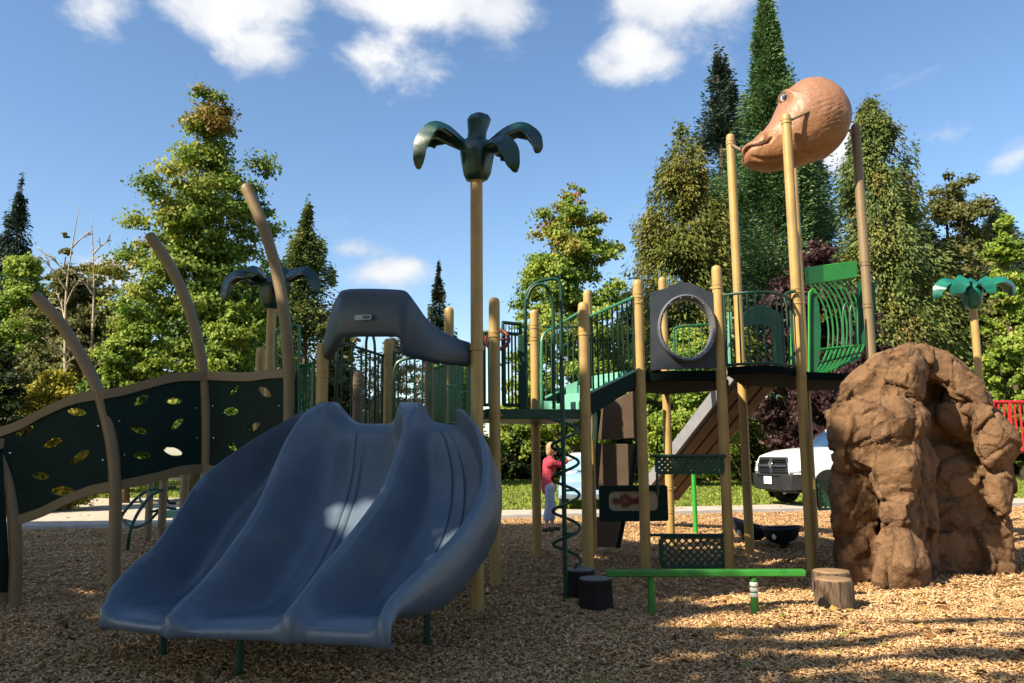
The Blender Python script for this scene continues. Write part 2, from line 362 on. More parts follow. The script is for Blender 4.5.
# entry edge folds back over the deck edge
e2 = V((0.44, 0.9, 0)).normalized()
first = [p+e2*0.10-V((0, 0, 0.0)) for p in rows[0]]
first2 = [p+e2*0.16-V((0, 0, 0.05)) for p in rows[0]]
rows = [first2, first]+rows
last = rows[-1]; nrm, tt = slide_row(NS-1)[1:]
fwd = V((tt.x, tt.y, 0)).normalized()
lipz = min(p.z for p in last[4:-4])
def lip(d, f, zmin):                      # rounded front lip: rows pushed forward and pulled down
    return [V((p.x+fwd.x*d, p.y+fwd.y*d, max(zmin+0.07*k/len(last), p.z*(1-f)+f*(zmin+0.07*k/len(last))))) for k, p in enumerate(last)]
rows += [lip(0.025, 0.06, 0.32), lip(0.045, 0.25, 0.31), lip(0.055, 0.55, 0.30), lip(0.058, 0.9, 0.28), lip(0.045, 1.0, 0.255), lip(0.0, 1.0, 0.245), lip(-0.08, 1.0, 0.245)]
for r in rows: grid.append([bm.verts.new(p) for p in r])
for a, b in zip(grid, grid[1:]):
    for k in range(len(a)-1): bm.faces.new((a[k], a[k+1], b[k+1], b[k]))
slide = thing('triple_slide', 'wide dark blue plastic triple slide with three wavy chutes and an arched hood', 'slide', V((C1[45].x, C1[45].y, 0)))
obj('chute', bm, 'blue', slide, solid=0.018, angle=75)
for px, py, Y in ((162.5, 655, None), (239.5, 670, None)):
    g = G(px, py); b2 = NB(); tube(b2, [g+V((0, 0, -0.05)), g+V((0, 0, 0.24))], 0.028, 12); obj('support_leg', b2, 'barrierdk', slide)
for q in (C3[35]-E1*0.5, C0[35]+E1*0.5):
    b2 = NB(); tube(b2, [V((q.x, q.y, -0.05)), V((q.x, q.y, q.z-0.55))], 0.03, 12); obj('support_leg', b2, 'barrierdk', slide)

# hood: a thick moulded ribbon that leaves the left post, arches over the entry and sweeps to the right pole
hs = [(324, 336, 321, 361, 8.35), (330, 310, 327, 352, 8.1), (336.5, 293, 333.5, 340, 7.72), (342, 288.5, 342, 337, 7.56), (357, 287.5, 357, 336, 7.47), (372, 287.5, 372, 336, 7.42), (388, 288, 388, 336, 7.37),
      (402, 289, 397, 337, 7.34), (410, 292.5, 402.5, 343, 7.35), (419, 304, 408, 354, 7.42), (430, 319, 429, 360.5, 7.52), (446, 331, 446, 363.5, 7.66), (460, 337.5, 460, 365, 7.78), (471, 341, 471, 366, 7.86)]
top = resample(smooth_path([P(a, b, e) for a, b, c, d, e in hs], 8), 64)
bot = resample(smooth_path([P(c, d, e) for a, b, c, d, e in hs], 8), 64)
bm = NB(); g = []
for i in range(64):
    t = top[min(i+1, 63)]-top[max(i-1, 0)]; t2 = V((t.x, t.y, 0)).normalized(); inw = V((-t2.y, t2.x, 0))
    u = (bot[i]-top[i]); h = u.length; u = u/h; r = 0.055; w = 0.15
    Tp, Bp = top[i], bot[i]
    ring = [Tp+inw*0.06, Tp+inw*0.02+u*0.012, Tp+u*0.05, Tp+u*(h*0.5)-inw*0.012, Tp+u*(h-0.05), Bp+inw*0.018-u*0.012, Bp+inw*0.06, Bp+inw*0.10-u*0.01, Bp+inw*0.11-u*0.05,
            Tp+inw*0.11+u*(h*0.5), Tp+inw*w+u*0.07, Tp+inw*w+u*0.02, Tp+inw*0.12]
    g.append([bm.verts.new(p) for p in ring])
for a, b in zip(g, g[1:]):
    n = len(a)
    for k in range(n): bm.faces.new((a[k], a[(k+1) % n], b[(k+1) % n], b[k]))
bm.faces.new(g[0][::-1]); bm.faces.new(g[-1])
hood = obj('hood', bm, 'hood', slide, angle=70)
# maker's plate on the hood (lettering too small to read in the photograph)
a = P(356, 321, 7.44); ex = (P(373, 320, 7.39)-P(356, 321, 7.44)); w = ex.length; ex.normalize(); ez = (V((0, 0, 1))-ex*ex.z).normalized()
def rrect(w, h, r, n=6):
    out = []
    for cx, cy, a0 in ((w-r, h-r, 0), (r, h-r, 90), (r, r, 180), (w-r, r, 270)):
        for k in range(n+1): out.append((cx+r*math.cos(R(a0+90*k/n)), cy+r*math.sin(R(a0+90*k/n))))
    return out
ny = ex.cross(ez)
hp = holed_plate('name_plate', rrect(w, 0.05, 0.02), [], (a+ny*0.03-V((0,0,0)), ex, ez), 0.012, 'plate', hood)
holed_plate('plate_mark', rrect(w*0.42, 0.03, 0.012), [], (a+ny*0.038+ex*w*0.5+ez*0.01, ex, ez), 0.006, 'hood', hood)
b2 = NB(); c = P(468, 351, 7.85); tube(b2, [c-V((0.1, 0.22, 0)).normalized()*0.03, c+V((0.1, 0.22, 0)).normalized()*0.02], 0.02, 12); obj('bolt', b2, 'black', hood)

# ================================================================== posts
PR = 0.0635
def post(root, px, py, Y, pytop, rings=(), name='post', m='tan', zb=-0.1, r=PR):
    c = XY(px, py, Y); zt = P(px, pytop, Y).z
    bm = NB(); lathe(bm, c.x, c.y, [(r, zb), (r, zt-0.075), (r*0.98, zt-0.05), (r*0.86, zt-0.022), (r*0.6, zt-0.006), (r*0.25, zt)], 24)
    o = obj(name, bm, m, root, angle=80)
    for py2 in rings:
        z = P(px, py2, Y).z; b = NB(); rr = r
        lathe(b, c.x, c.y, [(rr+.001, z-0.030), (rr+0.008, z-0.029), (rr+0.008, z-0.018), (rr+.003, z-0.017), (rr+.003, z+0.017), (rr+0.008, z+0.018), (rr+0.008, z+0.029), (rr+.001, z+0.030)], 24, cap=False)
        a = random.uniform(0, 6.28); tube(b, [V((c.x+math.cos(a)*(rr-.01), c.y+math.sin(a)*(rr-.01), z)), V((c.x+math.cos(a)*(rr+0.028), c.y+math.sin(a)*(rr+0.028), z))], 0.011, 8)
        obj('collar', b, m, o)
    return o, c
def zat(px, py, Y): return P(px, py, Y).z
def barrier(root, A, B, zb, zt, n, m='barrier', rb=0.013, rr=0.019, name='barrier', zb2=None, zt2=None, bow=None):
    A = V(A); B = V(B); bm = NB(); zb2 = zb if zb2 is None else zb2; zt2 = zt if zt2 is None else zt2
    def pt(t, z0, z1):
        p = A.lerp(B, t); 
        if bow is not None: p = p+bow*(4*t*(1-t))
        return V((p.x, p.y, z0+(z1-z0)*t))
    k = 14 if bow is not None else 2
    tube(bm, [pt(i/(k-1), zt, zt2) for i in range(k)], rr, 8); tube(bm, [pt(i/(k-1), zb, zb2) for i in range(k)], rr, 8)
    for i in range(n):
        t = (i+0.5)/n; tube(bm, [pt(t, zb, zb2), pt(t, zt, zt2)], rb, 6)
    for t in (0.0, 1.0): tube(bm, [pt(t, zb, zb2), pt(t, zt, zt2)], rr, 8)
    return obj(name, bm, m, root)

# ================================================================== palm sculptures
def frond_mesh(az, reach, drop, rise, width, r0=0.10, z0=0.30):
    bm = NB(); n = 26; ca, sa = math.cos(az), math.sin(az); rings = []
    for i in range(n+1):
        t = i/n
        rad = r0*0.3+(reach-r0*0.3)*math.sin(min(1.0, t*1.06)*math.pi/2)**0.9
        z = z0+rise*math.sin(min(1, t*1.9)*math.pi/2)-(rise+drop)*(max(0, t-0.30)/0.70)**1.8
        w = width*(0.58+0.42*sstep(0.05, 0.45, t))*math.sqrt(max(0.015, 1-max(0, (t-0.66)/0.34)**2.2))*(1-0.16*abs(math.sin(t*13))**3)
        rings.append((V((ca*rad, sa*rad, z)), w))
    prev = None
    for i, (c, w) in enumerate(rings):
        t = rings[min(i+1, n)][0]-rings[max(i-1, 0)][0]; t.normalize(); side = V((-sa, ca, 0)); up = t.cross(side)
        th = 0.050*(1-0.45*i/n); fo = 0.095*min(1, w/width+0.1)
        prof = [(-1, -0.75), (-0.55, -0.18), (-0.12, 0.42), (0, 0.62), (0.12, 0.42), (0.55, -0.18), (1, -0.75)]
        low = [(0.6, -0.55), (0.12, 0.02), (-0.12, 0.02), (-0.6, -0.55)]
        ring = [c+side*(a*w)+up*(b*fo+th*0.5) for a, b in prof]+[c+side*(a*w)+up*(b*fo*0.9-th*0.3) for a, b in low]
        ring = [bm.verts.new(p) for p in ring]
        if prev:
            k = len(ring)
            for j in range(k): bm.faces.new((prev[j], prev[(j+1) % k], ring[(j+1) % k], ring[j]))
        else: bm.faces.new(ring[::-1])
        prev = ring
    bm.faces.new(prev)
    return bm
def palm(label, px, py, Y, zc, az_list, m='palm', scale=1.0, rings=(), shoot=False):
    c = XY(px, py, Y); root = thing('palm_tree_sculpture', label, 'palm sculpture', c, 0, 'plastic palm trees on poles')
    bm = NB(); lathe(bm, 0, 0, [(PR*0.98, -0.1), (PR*0.98, zc+0.05)], 24); pole = obj('pole', bm, 'tan', root, local=True)
    for z in rings:
        b = NB(); lathe(b, 0, 0, [(PR, z-0.028), (PR+0.01, z-0.024), (PR+0.01, z+0.024), (PR, z+0.028)], 24, cap=False); obj('collar', b, 'tan', pole, local=True)
    k = scale
    bm = NB(); lathe(bm, 0, 0, [(0.070*k, 0), (0.11*k, 0.015*k), (0.138*k, 0.07*k), (0.155*k, 0.16*k), (0.172*k, 0.27*k), (0.172*k, 0.34*k), (0.13*k, 0.42*k), (0.02, 0.44*k)], 28)
    for v in bm.verts: 
        a = math.atan2(v.co.y, v.co.x); v.co.x *= 1+0.05*math.cos(5*a); v.co.y *= 1+0.05*math.cos(5*a)
    bmesh.ops.translate(bm, vec=(0, 0, zc), verts=bm.verts); obj('heart', bm, m, root, local=True, angle=80)
    bm = NB(); lathe(bm, 0, 0, [(0.115*k, 0.36*k), (0.098*k, 0.44*k), (0.094*k, 0.52*k), (0.108*k, 0.62*k), (0.112*k, 0.66*k), (0.09*k, 0.70*k), (0.05*k, 0.715*k), (0.01, 0.71*k)], 24)
    for v in bm.verts:
        a = math.atan2(v.co.y, v.co.x); f = 1+0.10*math.cos(4*a)*sstep(0.45, 0.66, v.co.z/k); v.co.x *= f; v.co.y *= f*0.85; v.co.z += zc; v.co.x += 0.03*sstep(0.4, 0.7, (v.co.z-zc)/k)
    if shoot: obj('shoot', bm, m, root, local=True, angle=80)
    for az, reach, drop, rise, w in az_list:
        b = frond_mesh(R(az), reach*k, drop*k, rise*k, w*k*1.42, 0.10*k, 0.30*k); bmesh.ops.translate(b, vec=(0, 0, zc), verts=b.verts)
        obj('frond', b, m, root, local=True, angle=60)
    return root
zc = zat(477, 181, 7.85)
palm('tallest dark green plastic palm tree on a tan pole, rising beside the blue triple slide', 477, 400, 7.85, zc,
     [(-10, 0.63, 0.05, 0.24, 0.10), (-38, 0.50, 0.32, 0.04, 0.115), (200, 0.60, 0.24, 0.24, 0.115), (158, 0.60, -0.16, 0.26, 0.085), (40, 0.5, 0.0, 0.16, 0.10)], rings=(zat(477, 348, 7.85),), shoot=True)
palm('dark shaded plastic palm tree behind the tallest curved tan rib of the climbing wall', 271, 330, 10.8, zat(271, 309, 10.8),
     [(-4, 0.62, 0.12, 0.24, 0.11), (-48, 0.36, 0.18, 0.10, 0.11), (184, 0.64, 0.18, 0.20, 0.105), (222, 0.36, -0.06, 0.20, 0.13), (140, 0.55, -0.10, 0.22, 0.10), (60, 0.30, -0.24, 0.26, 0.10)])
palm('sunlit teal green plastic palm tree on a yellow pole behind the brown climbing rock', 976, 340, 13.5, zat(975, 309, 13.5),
     [(-4, 0.68, 0.08, 0.20, 0.12), (-62, 0.36, 0.12, 0.16, 0.13), (186, 0.66, 0.14, 0.18, 0.12), (215, 0.52, 0.12, 0.20, 0.13), (130, 0.5, -0.1, 0.22, 0.11), (60, 0.4, -0.14, 0.24, 0.11)], m='palm_sunlit')

# ================================================================== climbing wall of curved ribs and leaf-holed panels
wall = thing('climbing_wall', 'curved climbing wall of dark green panels with leaf shaped holes between tan rib posts', 'climbing wall', V((-3.7, 8.5, 0)))
ribs = {
 'D': ([(-14, 430), (-2, 452), (8, 482), (14, 520), (16, 560), (14.5, 600)], 8.1),
 'A': ([(37, 297), (60, 323), (82, 358), (100, 396), (112, 446), (115.5, 500), (114, 560), (113, 606)], 8.2),
 'B': ([(151, 237), (170, 266), (188, 306), (200, 352), (206, 405), (207, 470), (206, 540), (205, 582)], 8.75),
 'C': ([(246.5, 188), (262, 224), (275, 265), (284, 312), (288.5, 365), (289, 420), (289, 520), (289, 592)], 8.35)}
ribpt = {}
for k, (tab, Y) in ribs.items():
    pts = smooth_path([P(a, b, Y) for a, b in tab], 10); ribpt[k] = pts
    d = (pts[0]-pts[1]).normalized(); pts2 = [pts[0]+d*0.045, pts[0]+d*0.03]+pts+[V((pts[-1].x, pts[-1].y, -0.1))]
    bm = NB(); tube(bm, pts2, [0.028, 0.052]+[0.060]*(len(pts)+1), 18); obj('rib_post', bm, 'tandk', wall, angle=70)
def leaf(cx, cy, L, W, a):
    out = []
    for k in range(20):
        t = k/20*2*math.pi; x = math.cos(t); y = math.sin(t)*(1-0.25*abs(x)); x = math.copysign(abs(x)**0.85, x)
        out.append((cx+(x*L*math.cos(a)-y*W*math.sin(a))/2, cy+(x*L*math.sin(a)+y*W*math.cos(a))/2))
    return out
def wall_panel(kA, kB, top_px, bot_px, leaves, YA, YB, bolts):
    """panel in the vertical plane through two ribs; outline in photo pixels unprojected on that plane"""
    a = XY(*YA); b = XY(*YB); ex = (b-a); ex.z = 0; ex.normalize(); ez = V((0, 0, 1)); nrm = ex.cross(ez)
    def onplane(px, py):
        d = ray(px, py); t = (a-CAMPOS).dot(nrm)/d.dot(nrm); q = CAMPOS+d*t; return ((q-a).dot(ex), q.z)
    o = V((a.x, a.y, 0))
    T = [onplane(*p) for p in top_px]; B = [onplane(*p) for p in bot_px]
    Ts = [(v.x, v.y) for v in smooth_path([V((x, y, 0)) for x, y in T], 6)]; Bs = [(v.x, v.y) for v in smooth_path([V((x, y, 0)) for x, y in B], 6)]
    hl = []
    for (px, py, L, ang) in leaves:
        c = onplane(px, py); hl.append(leaf(c[0], c[1], L*0.94, L*0.40, R(ang)))
    holed_plate('leaf_panel', Ts+Bs[::-1], hl, (o, ex, ez), 0.022, 'dkgreen', wall)
    for line, sgn in ((Ts, 1), (Bs, -1)):
        lo = [(x, y-0.02*sgn) for x, y in line]; w = 0.105
        poly = []
        up = [(x, y+w*sgn*0.72) for x, y in line]
        holed_plate('rail', lo+up[::-1], [], (o, ex, ez), 0.075, 'tandk', wall)
    for px, py in bolts:
        c = onplane(px, py); p = o+ex*c[0]+ez*c[1]; bb = NB(); ball(bb, p+nrm*(0.014 if nrm.y < 0 else -0.014), 0.013, 1); obj('bolt', bb, 'chrome', wall)
wall_panel('D', 'A', [(-2, 436), (20, 428), (45, 415), (70, 404), (92, 399), (106, 398)], [(16, 518), (40, 510), (65, 498), (90, 488), (108, 484), (116, 483)],
           [(25, 430.5, .19, 25), (53, 443, .22, 22), (80, 457, .23, 38), (77, 412, .20, -10), (41, 476, .18, -8), (63, 491, .24, 0)], (12, 500, 8.1), (112, 450, 8.2), [(11, 453), (99, 426), (104, 460)])
wall_panel('A', 'B', [(104, 397), (125, 393), (150, 386), (175, 380), (200, 379), (206, 379)], [(116, 483), (135, 479), (158, 474), (180, 468), (200, 466), (207, 466)],
           [(141, 400, .19, 42), (174, 401, .18, 2), (139, 430, .18, -22), (177, 424, .17, 45), (142, 455.5, .18, 0), (173, 451.5, .21, -15)], (112, 450, 8.2), (206, 420, 8.75), [(119, 421), (124, 455), (196, 408), (197, 438)])
wall_panel('B', 'C', [(203, 378), (225, 379), (250, 379.5), (270, 377), (288, 376)], [(207, 466), (230, 470), (255, 470), (275, 468), (289, 466)],
           [(234, 391, .17, 40), (265, 392, .22, -28), (231, 411.5, .23, -2), (254, 427, .20, 22), (232, 446, .18, -28), (272, 444, .19, 10), (255, 455, .18, 35)], (206, 420, 8.75), (289, 400, 8.35), [(214, 406), (215, 438), (280, 406)])
wall_panel('E', 'D', [(-60, 470), (-40, 462), (-20, 452), (2, 446)], [(-60, 600), (-40, 598), (-20, 596), (10, 594)], [], (-60, 520, 7.6), (12, 520, 8.1), [])
# ================================================================== tower behind the triple slide
TA = thing('play_tower', 'shaded play tower with green bar railings at the top of the blue triple slide', 'play structure', V((-1.2, 9.2, 0)))
DA = 1.74
_, pL = post(TA, 322, 385, 8.35, 343, (375,))
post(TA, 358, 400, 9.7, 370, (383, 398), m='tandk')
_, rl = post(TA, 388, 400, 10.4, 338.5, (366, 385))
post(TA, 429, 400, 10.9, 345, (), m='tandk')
_, rr_ = post(TA, 449, 330, 10.4, 307, ())
post(TA, 259, 400, 11.2, 347, ())
pp = XY(477, 400, 7.85)
bm = NB(); slab(bm, [(pL.x, pL.y-0.02), (pp.x-0.08, pp.y+0.12), (rr_.x, rr_.y), (rl.x-0.1, rl.y)], DA-0.10, DA); obj('deck', bm, 'deck', TA, bevel=0.01)
barrier(TA, XY(296, 400, 8.5), pL-V((0.09, 0, 0)), zat(307, 425, 8.5), zat(307, 366.5, 8.45), 6, zt2=zat(318, 364, 8.4))
barrier(TA, rl+V((0.08, 0, 0)), rr_-V((0.08, 0, 0)), DA+0.08, zat(400, 352, 10.4), 6)
barrier(TA, XY(336, 400, 9.0), rl-V((0.08, 0, 0)), DA+0.08, zat(360, 352, 10), 5, m='barrierdk')
# tall hoop handle behind the entry, curved hand rail beside it
b = NB(); tube(b, smooth_path([XY(365.5, 400, 9.9, DA), P(366, 360, 9.9), P(366.5, 340, 9.9), P(370, 331, 9.9), P(374, 340, 9.9), P(375, 360, 9.9), XY(375.5, 400, 9.9, DA)], 8), 0.017, 8); obj('hoop_handle', b, 'barrierdk', TA)
b = NB(); tube(b, smooth_path([XY(394, 400, 9.6, DA), P(394, 380, 9.6), P(395, 368, 9.6), P(400, 361, 9.6), P(412, 358, 9.6), P(424, 358, 9.6)], 8), 0.019, 8); obj('hand_rail', b, 'barrier', TA)
b = NB(); tube(b, smooth_path([P(289, 327.5, 8.4), P(294, 325, 8.42), P(298, 327, 8.45), P(299, 333, 8.45), P(299, 370, 8.45), P(298.5, 420, 8.45)], 8), 0.018, 8); obj('hand_rail', b, 'rail', TA)
b = NB(); tube(b, smooth_path([P(283, 333, 10.6), P(278, 331, 10.6), P(276, 337, 10.6), P(276, 370, 10.6), P(276, 400, 10.6)], 8), 0.018, 8); obj('hand_rail', b, 'barrier', TA)
# slatted side panel between the pole and the rear post
sa = XY(434, 400, 9.4); sb = XY(470, 400, 8.2)
bm = NB(); n = 11; d = (sb-sa)
for i in range(n):
    if i in (4, 9): continue
    c = sa+d*((i+0.5)/n); box(bm, V((c.x, c.y, (DA+zat(450, 363, 8.8))/2+0.03)), (d.length/n*0.86, 0.02, zat(450, 363, 8.8)-DA-0.1), rz=math.atan2(d.y, d.x))
tube(bm, [V((sa.x, sa.y, DA+0.06)), V((sb.x, sb.y, DA+0.06))], 0.016, 8); tube(bm, [V((sa.x, sa.y, zat(450, 363, 8.8))), V((sb.x, sb.y, zat(450, 363, 8.8)))], 0.016, 8)
obj('slat_panel', bm, 'barrier', TA, angle=30)
b = NB(); tube(b, smooth_path([P(459, 402, 8.0), P(461, 395, 8.0), P(466, 391.5, 7.98), P(472, 393, 7.95)], 8), 0.014, 8); obj('hand_rail', b, 'barrier', TA)
b = NB(); tube(b, [P(446, 386, 8.5), P(455, 385.5, 8.4)], 0.012, 8); tube(b, [P(448.5, 386, 8.45), P(448.5, 402, 8.45)], 0.011, 8); obj('handle', b, 'rail', TA)

# ================================================================== main tower: bridge deck, stairs, window panel
TB = thing('play_tower', 'middle play tower with green stairs, round window panel and lattice counter on tan posts', 'play structure', V((1.3, 10.2, 0)))
_, p1 = post(TB, 495, 450, 9.0, 297.5, (335, 415))
_, p2 = post(TB, 536, 450, 11.3, 309.5, (327, 339))
_, p3 = post(TB, 585.5, 420, 9.3, 302, (317, 333, 415))
_, p3b = post(TB, 587.5, 300, 11.6, 290, ())
_, p4 = post(TB, 642, 430, 9.9, 279.5, (296, 302, 372, 456, 495))
_, p4b = post(TB, 667, 420, 12.4, 277, (488, 511))
_, p5 = post(TB, 723, 420, 9.9, 265.5, (287, 376, 459, 535))
DB = zat(540, 409, 9.15); DM = zat(690, 371, 9.95)
bm = NB(); slab(bm, [(p1.x-0.1, p1.y), (p3.x, p3.y), (p3b.x-0.35, p3b.y-0.9), (p2.x, p2.y), (p1.x-0.35, p1.y+1.3)], DB-0.11, DB); obj('deck', bm, 'barrierdk', TB, bevel=0.01)
bm = NB(); slab(bm, [(p4.x, p4.y), (p5.x, p5.y), (p5.x+0.5, p5.y+1.5), (p4b.x, p4b.y), (p4.x-0.3, p4.y+1.2)], DM-0.13, DM); obj('deck', bm, 'deck', TB, bevel=0.01)
# railing on the bridge with a boxed top
A = XY(503.5, 400, 9.35); B = XY(521, 400, 9.5)
barrier(TB, A, B, zat(512, 405, 9.4), zat(512, 333.5, 9.4), 5, m='barrierdk', rr=0.022)
b = NB(); zt = zat(512, 323, 9.4); zl = zat(512, 333.5, 9.4)
tube(b, [V((A.x, A.y, zl)), V((A.x, A.y, zt)), V((B.x, B.y, zt)), V((B.x, B.y, zl))], 0.024, 8)
for i in range(1, 6): q = A.lerp(B, i/6); tube(b, [V((q.x, q.y, zl)), V((q.x, q.y, zt))], 0.006, 6)
obj('barrier', b, 'barrierdk', TB)
b = NB(); q = XY(523.5, 400, 9.45); box(b, V((q.x, q.y, (DB+zat(520, 335, 9.45))/2)), (0.11, 0.03, zat(520, 335, 9.45)-DB)); obj('side_plate', b, 'barrierdk', TB, bevel=0.006)
barrier(TB, XY(483, 400, 9.2), XY(491, 400, 9.15), zat(487, 405, 9.2), zat(487, 332, 9.2), 2, m='barrierdk')
# red toy wheel on the tan post
c = P(497, 339, 9.12); b = NB(); pts = [c+V((math.cos(a)*0.135, 0.05+math.sin(a)*0.09, math.sin(a)*0.125)) for a in np.linspace(0, 2*math.pi, 25)[:-1]]
tube(b, pts, 0.022, 10, closed=True); tube(b, [pts[0], pts[12]], 0.014, 8); tube(b, [pts[6], pts[18]], 0.014, 8)
ball(b, c+V((0, 0.06, 0)), 0.035, 2); obj('steering_wheel', b, 'gear', TB)
# stairs from the bridge deck up to the main deck
S0 = XY(591, 400, 9.5); S1 = XY(637, 400, 9.88); W = V((-0.50, 0.95, 0))
zs0 = zat(592, 393, 9.5); zs1 = zat(636.5, 371, 9.88); hgt = zs0-zat(592, 412, 9.5)
def stringer(off, nm='stringer'):
    b = NB(); a = S0+off; e = S1+off
    prism(b, [V((a.x, a.y, zs0)), V((e.x, e.y, zs1)), V((e.x, e.y, zs1-0.19)), V((a.x, a.y, zs0-0.27))], V((-0.018, 0.03, 0))); o = obj(nm, b, 'dkgreen', TB, bevel=0.004)
    b = NB(); tube(b, [V((a.x, a.y, zs0+0.012)), V((e.x, e.y, zs1+0.012))], 0.016, 8); obj('stringer_edge', b, 'mint', o)
stringer(V((0, 0, 0))); stringer(W)
for i in range(4):
    f = (i+0.12)/4; z = DB+(DM-DB)*(i+1)/4.0; a = S0.lerp(S1, f)+V((0.0, 0.04, 0)); e = S0.lerp(S1, f+0.24)+V((0.0, 0.04, 0)); ww = W-V((-0.03, 0.06, 0))
    b = NB(); slab(b, [(a.x, a.y), (e.x, e.y), (e.x+ww.x, e.y+ww.y), (a.x+ww.x, a.y+ww.y)], z-0.035, z)
    dz = (DM-DB)/4
    slab(b, [(a.x, a.y), (a.x+0.013, a.y+0.009), (a.x+ww.x+0.013, a.y+ww.y+0.009), (a.x+ww.x, a.y+ww.y)], z-dz+0.004, z-0.037)
    obj('step', b, 'mint', TB, angle=30)
def stair_rail(off, pyA, pyB, Y0, Y1, x0, x1):
    a = S0+off; e = S1+off; za = zat(x0, pyA, Y0); ze = zat(x1, pyB, Y1); b = NB()
    for i in range(9):
        t = (i+0.5)/9; p = a.lerp(e, t); tube(b, [V((p.x, p.y, zs0+(zs1-zs0)*t)), V((p.x, p.y, za+(ze-za)*t))], 0.013, 6)
    tube(b, [V((a.x, a.y, zs0+0.05)), V((a.x, a.y, za))], 0.016, 8); obj('barrier', b, 'barrierdk', TB)
    b = NB(); tube(b, [V((a.x, a.y, za)), V((e.x, e.y, ze))], 0.020, 8); obj('hand_rail', b, 'rail', TB)
stair_rail(V((0, 0, 0)), 317, 297, 9.5, 9.88, 592, 633)
a = S0+W
b = NB(); Yf = S0.y+W.y
tube(b, smooth_path([P(541.5, 409, Yf), P(541.5, 370, Yf), P(541.5, 345, Yf), P(543, 336, Yf+.02), P(549, 330, Yf+.05), P(565, 321, Yf+.12), P(581, 311, Yf+.2)], 8), 0.018, 8); obj('hand_rail', b, 'rail', TB)
b = NB()
for i in range(7):
    t = (i+0.6)/7; tube(b, [P(543+38*t, 396-16*t, Yf+0.2*t), P(543+38*t, 333-21*t, Yf+0.2*t)], 0.0105, 6)
tube(b, [P(543, 327, Yf+.02), P(581, 327, Yf+.2)], 0.012, 6)
obj('barrier', b, 'barrierdk', TB)
b = NB(); prism(b, [P(542, 401, Yf), P(556, 401, Yf), P(556, 409.5, Yf), P(542, 409.5, Yf)], (0.01, 0.02, 0)); prism(b, [P(566, 386, Yf), P(577, 381, Yf), P(577, 409.5, Yf), P(566, 409.5, Yf)], (0.01, 0.02, 0)); obj('riser', b, 'mint', TB, angle=30)
# grey panel with a round window
exw = (p5-p4).normalized(); ezw = V((0, 0, 1)); o = V((p4.x, p4.y, 0))
def onp(px, py): q = P(px, py, p4.y); return ((q-o).dot(exw), q.z)
outl = [onp(*q) for q in ((650, 370), (650, 310), (649.5, 293), (656, 291), (664, 289), (671, 285.5), (678, 283.2), (684, 282.7), (690, 283.2), (696, 285.5), (703, 289.5), (710, 292.5), (717, 294), (717.5, 330), (718, 368))]
cw = onp(685.5, 329); rw = abs(onp(713, 329)[0]-cw[0])
ring = [(cw[0]+rw*math.cos(t), cw[1]+rw*1.17*math.sin(t)) for t in np.linspace(0, 2*math.pi, 49)[:-1]]
wp = holed_plate('window_panel', outl, [ring], (o+V((0, -0.015, 0)), exw, ezw), 0.022, 'panelgrey', TB)
b = NB(); prof = [(1.045, -0.11), (1.0, -0.13), (0.93, -0.11), (0.91, -0.02), (0.91, 0.05), (0.985, 0.05), (0.99, -0.01), (1.045, -0.028)]
rg = [[b.verts.new(o+exw*(cw[0]+rw*k*math.cos(t))+ezw*(cw[1]+rw*1.17*k*math.sin(t))+V((0, y+0.0, 0))) for k, y in prof] for t in np.linspace(0, 2*math.pi, 57)[:-1]]
for i in range(56):
    for k in range(8): b.faces.new((rg[i][k], rg[i][(k+1) % 8], rg[(i+1) % 56][(k+1) % 8], rg[(i+1) % 56][k]))
obj('window_ring', b, 'ringgrey', wp, angle=50)
for t in np.linspace(0, 2*math.pi, 15)[:-1]:
    b = NB(); ball(b, o+exw*(cw[0]+rw*0.955*math.cos(t))+ezw*(cw[1]+rw*1.17*0.955*math.sin(t))+V((0, -0.118, 0)), 0.011, 1); obj('bolt', b, 'chrome', wp)
b = NB(); q0 = XY(675, 360, 12.0); q1 = XY(700, 360, 12.0); tube(b, smooth_path([V((q0.x, q0.y, DM)), V((q0.x, q0.y, DM+0.75)), V((q0.x+0.05, q0.y, DM+0.86)), V((q1.x, q1.y, DM+0.9)), V((q1.x+.3, q1.y, DM+0.9))], 6), 0.018, 8)
for i in range(5): q = q0.lerp(q1, i/4+0.1); tube(b, [V((q.x, q.y, DM)), V((q.x, q.y, DM+0.9))], 0.010, 6)
obj('barrier', b, 'barrier', TB)
